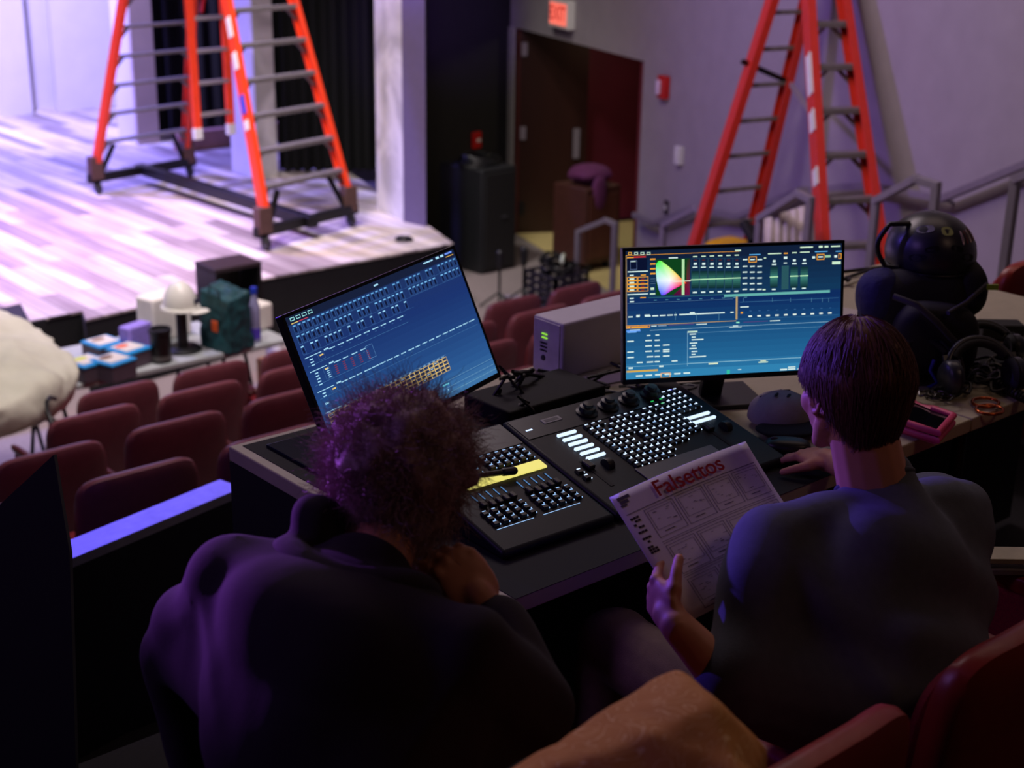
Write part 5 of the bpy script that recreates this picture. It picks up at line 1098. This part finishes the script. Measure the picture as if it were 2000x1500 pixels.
def hand(mb, W, D, N_, T, curls, spread=.0, s=1.0, thumb=(.6, .7, .35), tcurl=.3):
    D = Vector(D).normalized(); N_ = (Vector(N_)-D*Vector(N_).dot(D)).normalized(); T_ = Vector(T); T = (T_-D*T_.dot(D)-N_*T_.dot(N_)).normalized()
    mb.sq(W+D*.050*s, (.040*s, .048*s, .0145*s), (T, D, N_), .8, .7, 20, 12)
    mb.cap(W-D*.01, W+D*.03*s, .024*s, .026*s)
    for i, (o, L, r) in enumerate(((.028, .074, .0088), (.010, .082, .0090), (-.009, .076, .0086), (-.027, .060, .0078))):
        p = W+D*(.086-.004*abs(i-1))*s+T*o*s; a = .15; d0 = (D+T*(spread*(1.2-i))).normalized()
        mb.sq(p-N_*.004, (r*1.1*s, r*1.1*s, r*1.1*s), (T, D, N_))
        for k, f in enumerate((.46, .30, .24)):
            a += curls[i] if k else curls[i]*.7; d = d0*math.cos(a)+N_*math.sin(a); q = p+d*(L*f*s); mb.cap(p, q, (r-.0007*k)*s, (r-.0007*(k+1))*s, 10); p = q
    p = W+D*.022*s+T*.026*s; d = (T*thumb[0]+D*thumb[1]+N_*thumb[2]).normalized()
    mb.cap(W+D*.03*s+T*.012*s, p+d*.025*s, .016*s, .0125*s)
    p = p+d*.022*s; q = p+d*.032*s; mb.cap(p, q, .0115*s, .0098*s); d2 = (d*math.cos(tcurl)+(D*.6+N_*.5)*math.sin(tcurl)).normalized(); mb.cap(q, q+d2*.026*s, .0098*s, .0085*s)
def strands(M, rad, n, kind, seed, rs=.0006):
    rnd = random.Random(seed); mb = MB(); V = []; Fc = []
    for _ in range(n):
        pts = []
        if kind == 'straight':
            ph = rnd.uniform(0, 2*PI); tm = tmax1(ph); t0 = rnd.uniform(.02, 1)**.6*tm*.9; dl = rnd.uniform(.35, .75); sw = rnd.uniform(-.15, .15); lift = 1+rnd.uniform(-.012, .035)
            for k in range(7):
                f = k/6; th = min(t0+dl*f, tm+.10); p = ph+sw*f; l_ = lift+.02*f*f*rnd.uniform(0, 1)
                pts.append(Vector((rad[0]*l_*math.sin(th)*math.cos(p), -.35*0+rad[1]*l_*math.sin(th)*math.sin(p), rad[2]*l_*math.cos(th))))
        else:
            ph = rnd.uniform(0, 2*PI); th = math.acos(rnd.uniform(-.86, 1)); d = Vector((math.sin(th)*math.cos(ph), math.sin(th)*math.sin(ph), math.cos(th)))
            if d.y > .45 and d.z < .25: continue
            base = Vector((rad[0]*d.x, rad[1]*d.y, rad[2]*d.z))*rnd.uniform(.93, 1.0)
            ax_ = (d*rnd.uniform(.3, 1.0)+Vector((rnd.gauss(0, 1), rnd.gauss(0, 1), rnd.gauss(-.35, 1)))*.75).normalized(); A, B, Cc = basis(ax_)
            L = rnd.uniform(.018, .05) if rnd.random() < .9 else rnd.uniform(.045, .07); cr_ = rnd.uniform(.002, .007); tw = rnd.uniform(3, 9)*rnd.choice((-1, 1)); p0 = rnd.uniform(0, 6)
            for k in range(9): f = k/8; pts.append(base+ax_*(L*f)+A*(cr_*math.cos(p0+tw*f)*min(1, f*3))+B*(cr_*math.sin(p0+tw*f)*min(1, f*3)))
        N_ = len(pts); b0 = len(V)
        for i, p in enumerate(pts):
            t = pts[min(i+1, N_-1)]-pts[max(i-1, 0)]; A, B, Cc = basis(t if t.length > 1e-9 else Vector((0, 0, 1))); r = rs*(1-.6*i/N_)
            for j in range(3): V.append(M @ lowhair(p+A*(r*math.cos(2.094*j))+B*(r*math.sin(2.094*j))))
        for i in range(N_-1):
            for j in range(3): Fc.append((b0+i*3+j, b0+i*3+(j+1) % 3, b0+(i+1)*3+(j+1) % 3, b0+(i+1)*3+j))
    mb.add(V, Fc); return mb
def tmax1(p):  # how far down the hair reaches from the crown, by direction (local +Y is the face)
    b = -math.sin(p)          # 1 at the back, -1 at the face
    return R(96)+R(48)*max(0, b)**.7-R(36)*max(0, -b)**1.3
def lowhair(v):
    if v.z < 0: k = min(1, -v.z/.09); return Vector((v.x*(1-.10*k), v.y*(1-.16*k)-.0*k, v.z*(1+.36*k)))
    return v
def haircap(M, rad, tm, wob_=.0, seed=0):
    mb = MB(); n1, n2 = 64, 26; V = []
    for i in range(n2+1):
        for j in range(n1):
            p = 2*PI*j/n1; th = max(.001, tm(p)*i/n2); d = Vector((math.sin(th)*math.cos(p), math.sin(th)*math.sin(p), math.cos(th))); k = 1+wob_*noise.noise(d*3.2+Vector((seed, 0, 0)))+wob_*.5*noise.noise(d*8+Vector((seed, 3, 0)))
            V.append(M @ lowhair(Vector((rad[0]*k*d.x, rad[1]*k*d.y, rad[2]*k*d.z))))
    for j in range(n1):
        p = 2*PI*j/n1; th = tm(p); d = Vector((math.sin(th)*math.cos(p), math.sin(th)*math.sin(p), math.cos(th))); V.append(M @ lowhair(Vector((rad[0]*.78*d.x, rad[1]*.78*d.y, rad[2]*.8*d.z))))
    F_ = [(i*n1+j, i*n1+(j+1) % n1, (i+1)*n1+(j+1) % n1, (i+1)*n1+j) for i in range(n2+1) for j in range(n1)]
    F_.append(tuple((n2+1)*n1+j for j in range(n1))); mb.add(V, F_); return mb
def folds(amp, f1, dirv, seed):
    dirv = Vector(dirv).normalized()
    def fn(p):
        q = p+Vector((seed, seed*.7, 0)); w_ = noise.noise(q*3.1); return amp*(math.sin(p.dot(dirv)*f1+6*w_)*(.35+.65*abs(noise.noise(q*2.3)))+.7*noise.noise(q*9))
    return fn
def eyes(t, M):
    for s in (-1, 1):
        m2 = MB(); m2.sq(M @ Vector((s*.031, .076, .010)), (.0125, .0125, .0115), None, 1, 1, 14, 10); m2.build('eye', mat('eye_white', (220, 214, 208), .3), t, smooth=True)
def drape(mb, balls):
    bm = bmesh.new()
    for c, r in balls:
        for i in range(6):
            for j in range(4):
                a, e = PI*i/3, -PI/2+PI*(j+.5)/4; bm.verts.new(Vector(c)+Vector((math.cos(a)*math.cos(e), math.sin(a)*math.cos(e), math.sin(e)))*r)
    r_ = bmesh.ops.convex_hull(bm, input=bm.verts); bmesh.ops.delete(bm, geom=[v for v in bm.verts if not v.link_faces], context='VERTS'); bm.verts.index_update()
    mb.add([v.co.copy() for v in bm.verts], [tuple(v.index for v in f.verts) for f in bm.faces]); bm.free(); return mb
# ---------------- person in the grey shirt
cR = dat(1668, 757, 2.40)
pR = thing('person', 'person with short brown hair in a grey shirt holding a paper and using a mouse', 'person', (1.76, 1.05, 0))
MR = headframe(cR, R(19), R(14), R(-3))
nb = dat(1712, 950, 2.41); shl, shr = dat(1508, 1060, 2.27), dat(1872, 1000, 2.52); chest = dat(1708, 1130, 2.34); belly = dat(1738, 1320, 2.30); pel = dat(1742, 1500, 2.34)
ell, wrl = dat(1440, 1350, 2.17), dat(1322, 1222, 2.20); elr = Vector((2.30, 1.42, .80)); wrr = Vector((2.385, 1.685, .790))
knl, knr = dat(1197, 1258, 2.72), Vector((2.04, 1.60, .56)); SA = (shr-shl).normalized(); SU = (nb-pel).normalized(); SF = SU.cross(SA).normalized()*-1
SF = SA.cross(SU).normalized()*-1
if SF.dot(Vector((0, 1, 0))) < 0: SF = -SF
tax = (SA, SF, SU)
ftl, ftr = Vector((knl.x-.02, knl.y+.03, .07)), Vector((2.06, 1.68, .07))
body = MB(); head(body, MR)
body.cap(MR @ Vector((0, -.02, -.06)), nb-SU*.03, .056, .062); body.cap(nb-SU*.07, shl-SU*.03, .04, .04); body.cap(nb-SU*.07, shr-SU*.03, .04, .04)
body.sq(chest-SU*.05, (.14, .08, .10), tax); body.sq(belly, (.13, .09, .14), tax); body.sq(pel, (.15, .11, .11), tax)
body.cap(shl, ell, .048, .040); body.cap(shr, elr, .048, .040); body.cap(ell, wrl, .041, .027); body.cap(elr, wrr, .040, .027)
for k, s_, ft in ((knl, -1, ftl), (knr, 1, ftr)):
    hp_ = pel+SA*(s_*.09)-SU*.02; body.cap(hp_, k, .075, .052); body.cap(k, ft, .05, .036)
hand(body, wrl, dat(1258, 1128, 2.30)-wrl, RT*1.0+FW*.35+UP*.1, -FW*1.0+UP*.25, (.50, .52, .55, .6), thumb=(.50, .80, .40), tcurl=.7)
hand(body, wrr, Vector((.02, 1, -.08)), Vector((0, 0, -1)), Vector((-1, 0, 0)), (.28, .26, .28, .34), .08, thumb=(.75, .75, .25), tcurl=.2)
bo = body.build('body', M_skin, pR, label='bare neck, ear, forearm and hands'); remesh(bo, .0042, 3)
eyes(pR, MR)
hr = MR @ Matrix.Translation((0, -.010, .012)); hrad = (.0885, .106, .108)
hb = haircap(hr, hrad, tmax1, .05, 2); hs = strands(hr, hrad, 3800, 'straight', 3, .00065); hb.add(hs.v, hs.f)
ho = hb.build('hair', M_hair1, pR, smooth=True, label='short straight brown hair')
te = MB(); drape(te, [(nb-SU*.055, .058), (shl, .062), (shr, .062), (chest+SF*.03, .10), (shl.lerp(shr, .27)-SU*.10-SF*.055, .07), (shl.lerp(shr, .73)-SU*.10-SF*.055, .07), (belly-SA*.08-SF*.02, .10), (belly+SA*.08-SF*.02, .10)])
drape(te, [(shl, .062), (ell, .070), (shl-SU*.10+SA*.06, .05), (ell.lerp(shl, .4)+SA*.05, .05)]); drape(te, [(ell, .06), (belly-SA*.10-SU*.04, .10), (shl-SU*.12, .07)]); drape(te, [(shr, .062), (shr.lerp(elr, .8), .066), (shr-SU*.12-SA*.05, .06)])
te.cap(nb-SU*.055, shl+SU*.0, .058, .064); te.cap(nb-SU*.055, shr, .058, .064); te.sq(chest-SU*.0, (.175, .118, .13), tax, .9, .85); te.sq(belly, (.178, .122, .16), tax, .9, .9); te.sq(pel, (.185, .135, .10), tax, .9, .9); te.sq(belly-SU*.05, (.18, .125, .15), tax)
te.cap(shl, shl.lerp(ell, .98), .064, .066); te.cap(shr, shr.lerp(elr, .85), .066, .070); te.cap(nb+SU*.004-SF*.004, nb-SU*.08-SF*.02, .066, .10)
to = te.build('shirt', M_tee, pR); remesh(to, .008, 22, folds(.0100, 34, SA*.6+SU*.7, 3.1))
cl = MB(); cl.tube([nb+SU*.010+SA*(.064*math.cos(a))+SF*(.060*math.sin(a)+.004)+SU*(-.012*math.sin(a)) for a in [2*PI*i/36 for i in range(36)]], .0065, 8, closed=True); cl.build('collar', mat('shirt_collar', (58, 60, 74), .9), pR, smooth=True)
pn = MB(); pn.sq(pel-SU*.04, (.175, .13, .10), tax)
for k, s_, ft in ((knl, -1, ftl), (knr, 1, ftr)): hp_ = pel+SA*(s_*.09)-SU*.04; pn.cap(hp_, k, .092, .070); pn.sq(k+Vector((0, -.01, .004)), (.070, .075, .072)); pn.cap(k, ft+Vector((0, 0, .04)), .068, .055)
po_ = pn.build('trousers', M_pants, pR); remesh(po_, .008, 8, folds(.004, 60, Vector((.2, .3, 1)), 1.2))
for ft in (ftl, ftr): MB().sq(ft+Vector((0, .06, -.03)), (.048, .13, .04), None, .7, .8).build('shoe', M_shoe, pR, smooth=True)
# ---------------- person in the hoodie
cL = dat(790, 932, 2.10)
pL = thing('person', 'person with fuzzy curly hair in a dark maroon hoodie, chin resting on one hand', 'person', (.95, 1.05, 0))
ML = headframe(cL, R(66), R(30), R(0))
nb2 = dat(712, 1095, 1.99); sl2, sr2 = dat(462, 1150, 1.98), dat(893, 1295, 1.86); ch2 = dat(668, 1240, 1.90); be2 = dat(660, 1450, 1.88); pe2 = dat(665, 1680, 1.93)
el2, er2 = dat(345, 1270, 2.12), dat(1030, 1390, 1.96); wl2, wr2 = dat(420, 1600, 2.2), dat(952, 1196, 2.03)
SA2 = (sr2-sl2).normalized(); SU2 = (nb2-pe2).normalized(); SF2 = SA2.cross(SU2).normalized()
if SF2.dot(FW) < 0: SF2 = -SF2
tx2 = (SA2, SF2, SU2)
body = MB(); head(body, ML); body.cap(ML @ Vector((0, -.02, -.06)), nb2-SU2*.03, .054, .06); body.cap(nb2-SU2*.07, sl2, .04, .04); body.cap(nb2-SU2*.07, sr2, .04, .04)
body.sq(ch2-SU2*.06, (.14, .08, .10), tx2); body.sq(be2, (.13, .09, .14), tx2); body.sq(pe2, (.15, .11, .11), tx2)
body.cap(sl2, el2, .048, .04); body.cap(sr2, er2, .048, .04); body.cap(el2, wl2, .04, .027); body.cap(er2, wr2, .04, .0275)
h2k = [(pe2-SA2*.09, pe2+SF2*.0+Vector((.10, .42, 0))), (pe2+SA2*.09, pe2+Vector((.38, .32, 0)))]
kn2 = []
for a, b in h2k:
    b = Vector((b.x, b.y, .54)); kn2.append(b); f_ = Vector((b.x+.02, b.y+.04, .07)); body.cap(a, b, .075, .052); body.cap(b, f_, .05, .036)
hand(body, wr2, dat(893, 1110, 2.03)-wr2, FW-RT*.55, -RT*1.0-UP*.4, (1.15, 1.2, 1.2, 1.2), s=1.05, thumb=(.5, .85, .3), tcurl=.3)
hand(body, wl2, Vector((.1, .3, -.6)), Vector((.6, 0, 0)), Vector((0, 1, 0)), (.3, .3, .3, .3))
bo = body.build('body', M_skin, pL, label='bare jaw, wrist and hand'); remesh(bo, .0042, 3)
eyes(pL, ML)
hr2 = ML @ Matrix.Translation((0, -.022, .012)); rad2 = (.104, .118, .112)
def tmax2(p): return tmax1(p)+R(10)
hb = haircap(hr2, rad2, tmax2, .16, 5); hs = strands(hr2, rad2, 9000, 'curly', 8, .00042); hb.add(hs.v, hs.f)
ho = hb.build('hair', M_hair2, pL, smooth=True, label='fuzzy curly hair')
te = MB(); drape(te, [(nb2-SU2*.07, .06), (sl2, .072), (sr2, .072), (ch2-SU2*.02, .12), (be2-SA2*.08, .12), (be2+SA2*.08, .12)])
drape(te, [(sl2, .07), (el2, .058), (sl2-SU2*.14+SA2*.05, .06)]); drape(te, [(sr2, .07), (er2, .062), (sr2-SU2*.16-SA2*.04, .06)])
te.cap(nb2-SU2*.05, sl2, .066, .075); te.cap(nb2-SU2*.05, sr2, .066, .075); te.cap(nb2-SU2*.12, nb2-SU2*.045, .10, .088); te.sq(ch2-SU2*.03, (.185, .13, .12), tx2, .9, .85); te.sq(be2, (.19, .135, .19), tx2, .9, .9); te.sq(pe2, (.20, .15, .13), tx2, .9, .9)
te.cap(sl2, el2, .072, .060); te.cap(el2, el2.lerp(wl2, .92), .060, .046); te.cap(sr2, er2, .074, .066); te.cap(er2, er2.lerp(wr2, .86), .064, .045)
to = te.build('hoodie', M_hood, pL); remesh(to, .008, 16, folds(.013, 30, SA2*.6+SU2*.7, 8.2))
hd_ = MB(); hc_ = nb2-SU2*.035-SF2*.01
hd_.tube([hc_+SA2*(.098*math.cos(a))+SF2*(.085*math.sin(a)-.012)+SU2*(.016*math.cos(2*a)-.015*math.sin(a)) for a in [R(-205)+R(230)*i/30 for i in range(31)]], [.026+.006*math.sin(PI*i/30) for i in range(31)], 12)
hl_ = dat(622, 1035, 2.0); hd_.sq(hl_, (.040, .045, .050), tx2, .9, .9); hd_.sq(nb2-SF2*.085-SU2*.075, (.11, .045, .075), tx2, .9, .9)
hdo = hd_.build('hood', M_hood, pL); remesh(hdo, .006, 6, folds(.004, 60, SU2, 4.4))
pn = MB(); pn.sq(pe2-SU2*.05, (.18, .14, .10), tx2)
for (a, _), b in zip(h2k, kn2): f_ = Vector((b.x+.02, b.y+.04, .11)); pn.cap(a, b, .092, .07); pn.cap(b, f_, .066, .055)
po_ = pn.build('trousers', M_jeans, pL); remesh(po_, .009, 6)
for b in kn2: MB().sq(Vector((b.x+.06, b.y+.09, .04)), (.048, .13, .04), None, .7, .8).build('shoe', M_shoe, pL, smooth=True)

# ---------------- printed sheet held in the left hand
TL, TR_, BL = dat(1190, 972, 2.33), dat(1456, 862, 2.46), dat(1342, 1216, 2.235); PX = TR_-TL; PY = BL-TL; PN = PX.cross(PY).normalized()
if PN.dot(FW) > 0: PN = -PN
def pp_(u, v, d=0.): return TL+PX*u+PY*v+PN*(d+.010*math.sin(PI*u)-.008*math.sin(PI*v*1.0)*u)
sh = thing('printed_sheet', 'white printed sheet with a red title held by the person in the grey shirt', 'paper', BL)
def sheet(u0, v0, u1, v1, d, nu=1, nv=1, mb=None, d0=None):
    mb = mb or MB(); V = [pp_(u0+(u1-u0)*i/nu, v0+(v1-v0)*j/nv, d) for j in range(nv+1) for i in range(nu+1)]
    mb.add(V, [(j*(nu+1)+i, j*(nu+1)+i+1, (j+1)*(nu+1)+i+1, (j+1)*(nu+1)+i) for j in range(nv) for i in range(nu)]); return mb
m2 = sheet(0, 0, 1, 1, 0, 16, 16); m2 = m2.build('paper_sheet', mat('printer_paper', (242, 238, 243), .8, var=.03, scale=8), sh, smooth=True); md = m2.modifiers.new('s', 'SOLIDIFY'); md.thickness = .0006; md.offset = 0
ink = MB(); rnd = random.Random(4)
def fr(u0, v0, u1, v1, t=.004):
    for a in ((u0, v0, u1, v0+t), (u0, v1-t, u1, v1), (u0, v0, u0+t, v1), (u1-t, v0, u1, v1)): sheet(*a, .0009, 8 if a[2]-a[0] > .05 else 1, 8 if a[3]-a[1] > .05 else 1, ink)
sheet(.03, .165, .97, .170, .0009, 12, 1, ink); sheet(.13, .44, .97, .443, .0009, 12, 1, ink); sheet(.13, .455, .97, .458, .0009, 12, 1, ink); sheet(.13, .71, .97, .713, .0009, 12, 1, ink); sheet(.13, .725, .97, .728, .0009, 12, 1, ink); sheet(.13, .965, .97, .969, .0009, 12, 1, ink)
for r_, v0 in enumerate((.185, .475, .745)):
    for c in range(4):
        u0 = .135+.213*c; fr(u0, v0, u0+.195, v0+.225, .003); fr(u0+.015, v0+.02, u0+.18, v0+.17, .0025)
        for k in range(9):
            a, b = u0+.02+rnd.random()*.13, v0+.03+rnd.random()*.12; sheet(a, b, a+.01+.02*rnd.random(), b+.003, .0009, 1, 1, ink)
        sheet(u0+.05, v0+.19, u0+.12, v0+.196, .0009, 1, 1, ink)
ink.build('printed_drawings', mat('print_grey', (104, 92, 112), .8), sh)
dk_ = MB()
for v in (.20, .225, .25, .275, .31, .345, .36, .39, .43, .45, .47):
    for u in (.035, .055, .075):
        if rnd.random() < .75: sheet(u, v, u+.017, v+.016, .0009, 1, 1, dk_)
dk_.build('printed_icons', mat('print_dark', (50, 30, 50), .8), sh); dk_ = MB()
for u, v in ((.84, .50), (.86, .49), (.875, .505), (.83, .52), (.85, .535), (.875, .53), (.79, .51), (.79, .535), (.80, .545)): sheet(u, v, u+.014, v+.014, .001, 1, 1, dk_)
dk_.build('printed_icons', mat('print_dark', (50, 30, 50), .8), sh)
lg = sheet(.03, .03, .11, .055, .0009, 2, 1); sheet(.035, .06, .09, .085, .0009, 2, 1, lg); sheet(.03, .09, .07, .105, .0009, 1, 1, lg); lg.build('printed_logo', mat('logo_grey', (96, 88, 112), .8), sh)
pxn, pyn = PX.normalized(), (-PY).normalized(); pyn = (pyn-pxn*pyn.dot(pxn)).normalized()
textmesh('Falsettos', 'title_lettering', .040, axM(pxn, pyn, pxn.cross(pyn), pp_(.50, .095, .0012+.002)), mat('title_red', (176, 24, 40), .8), sh, depth=.0002, offset=.0004, label='dark red title lettering')

# ---------------- brown paper bag at the bottom
kraft = bpy.data.materials.new('kraft_paper'); kraft.use_nodes = True; nt = kraft.node_tree; b = nt.nodes['Principled BSDF']; b.inputs['Roughness'].default_value = .75
tc = nt.nodes.new('ShaderNodeTexCoord'); n1 = nt.nodes.new('ShaderNodeTexNoise'); n1.inputs['Scale'].default_value = 16; n1.inputs['Detail'].default_value = 1.5; n1.inputs['Distortion'].default_value = 1.5
nt.links.new(tc.outputs['Object'], n1.inputs[0])
mm = nt.nodes.new('ShaderNodeMath'); mm.operation = 'MULTIPLY'; mm.inputs[1].default_value = 9; fr_ = nt.nodes.new('ShaderNodeMath'); fr_.operation = 'FRACT'; lt_ = nt.nodes.new('ShaderNodeMath'); lt_.operation = 'LESS_THAN'; lt_.inputs[1].default_value = .10
nt.links.new(n1.outputs[0], mm.inputs[0]); nt.links.new(mm.outputs[0], fr_.inputs[0]); nt.links.new(fr_.outputs[0], lt_.inputs[0])
mx = nt.nodes.new('ShaderNodeMixRGB'); mx.inputs[1].default_value = (*lin((214, 144, 72)), 1); mx.inputs[2].default_value = (*lin((240, 190, 130)), 1); nt.links.new(lt_.outputs[0], mx.inputs[0]); nt.links.new(mx.outputs[0], b.inputs['Base Color'])
kp = [dat(1322, 1300, 1.76), dat(1385, 1352, 1.74), dat(1510, 1463, 1.69), dat(1180, 1412, 1.70), dat(1008, 1500, 1.62), dat(900, 1560, 1.56), dat(1390, 1372, 1.64), dat(1300, 1420, 1.60), dat(1470, 1540, 1.56), dat(1320, 1340, 1.80), dat(1490, 1475, 1.80), dat(1050, 1520, 1.75)]
kp += [p-Vector((0, 0, .36)) for p in (kp[4], kp[5], kp[8], kp[2], kp[0])]
bm = bmesh.new(); [bm.verts.new(p) for p in kp]; bmesh.ops.convex_hull(bm, input=bm.verts); me = bpy.data.meshes.new('paper_bag'); bm.to_mesh(me); bm.free(); me.materials.append(kraft)
kb = bpy.data.objects.new('paper_bag', me); COL.objects.link(kb)
def crk(p):
    c = noise.cell_vector(p*9); return .010*(abs(noise.noise(p*8))-.3)+.006*abs(noise.noise(p*19))+.012*noise.noise(p*4)
remesh(kb, .008, 4, crk); og = Vector((1.05, .95, .5)); kb.data.transform(Matrix.Translation(-og)); kb.location = og
tag(kb, 'crumpled brown paper bag with pale line drawings at the bottom, beside the grey shirt', 'bag')

# ================================================================== parts of parts
def sub(child_name, parent_name):
    for t in [o for o in COL.objects if o.parent is None]:
        ps = [c for c in t.children if c.name.split('.')[0] == parent_name]; cs_ = [c for c in t.children if c.name.split('.')[0] == child_name]
        if not ps or not cs_: continue
        def cen(o):
            b = [Vector(v) for v in o.bound_box]; return o.location+sum(b, Vector())/8
        for i, c in enumerate(cs_):
            if abs(c.location.length) > 1e-6: continue
            p = min(ps, key=lambda q: (cen(q)-cen(c)).length) if len(ps) > 1 else ps[0]; c.parent = p
bpy.context.view_layer.update()
for a, b in (('screen_display', 'bezel'), ('picker_shade', 'bezel'), ('colour_picker', 'bezel'), ('badge', 'shell'), ('badge', 'grille'), ('hinge', 'door_panel'), ('push_plate', 'door_panel'), ('push_bar', 'door_panel'), ('white_panel', 'lid'), ('patch', 'lid'), ('fader_cap', 'fader_slot'), ('name_plate_field', 'name_plate'), ('rocker', 'plate'), ('socket', 'plate'), ('pull_bar', 'red_housing'), ('strobe', 'red_housing'), ('exit_lettering', 'lit_panel'), ('band', 'body'), ('label_band', 'body'), ('orange_mark', 'bag_body'), ('handle', 'bag_body'), ('collar', 'shirt'), ('buckle_tag', 'side_pocket'), ('vent', 'shell'), ('flag_stripe', 'shell'), ('round_sticker', 'shell'), ('letter_sticker', 'shell'), ('status_light', 'front_panel'), ('port', 'front_panel'), ('power_button', 'front_panel'), ('printed_mark', 'crown'), ('scroll_wheel', 'mouse_body'), ('printed_drawings', 'paper_sheet'), ('printed_icons', 'paper_sheet'), ('printed_logo', 'paper_sheet'), ('title_lettering', 'paper_sheet'), ('head_pad', 'headband'), ('ear_pad', 'ear_cup'), ('bracket', 'rail')): sub(a, b)
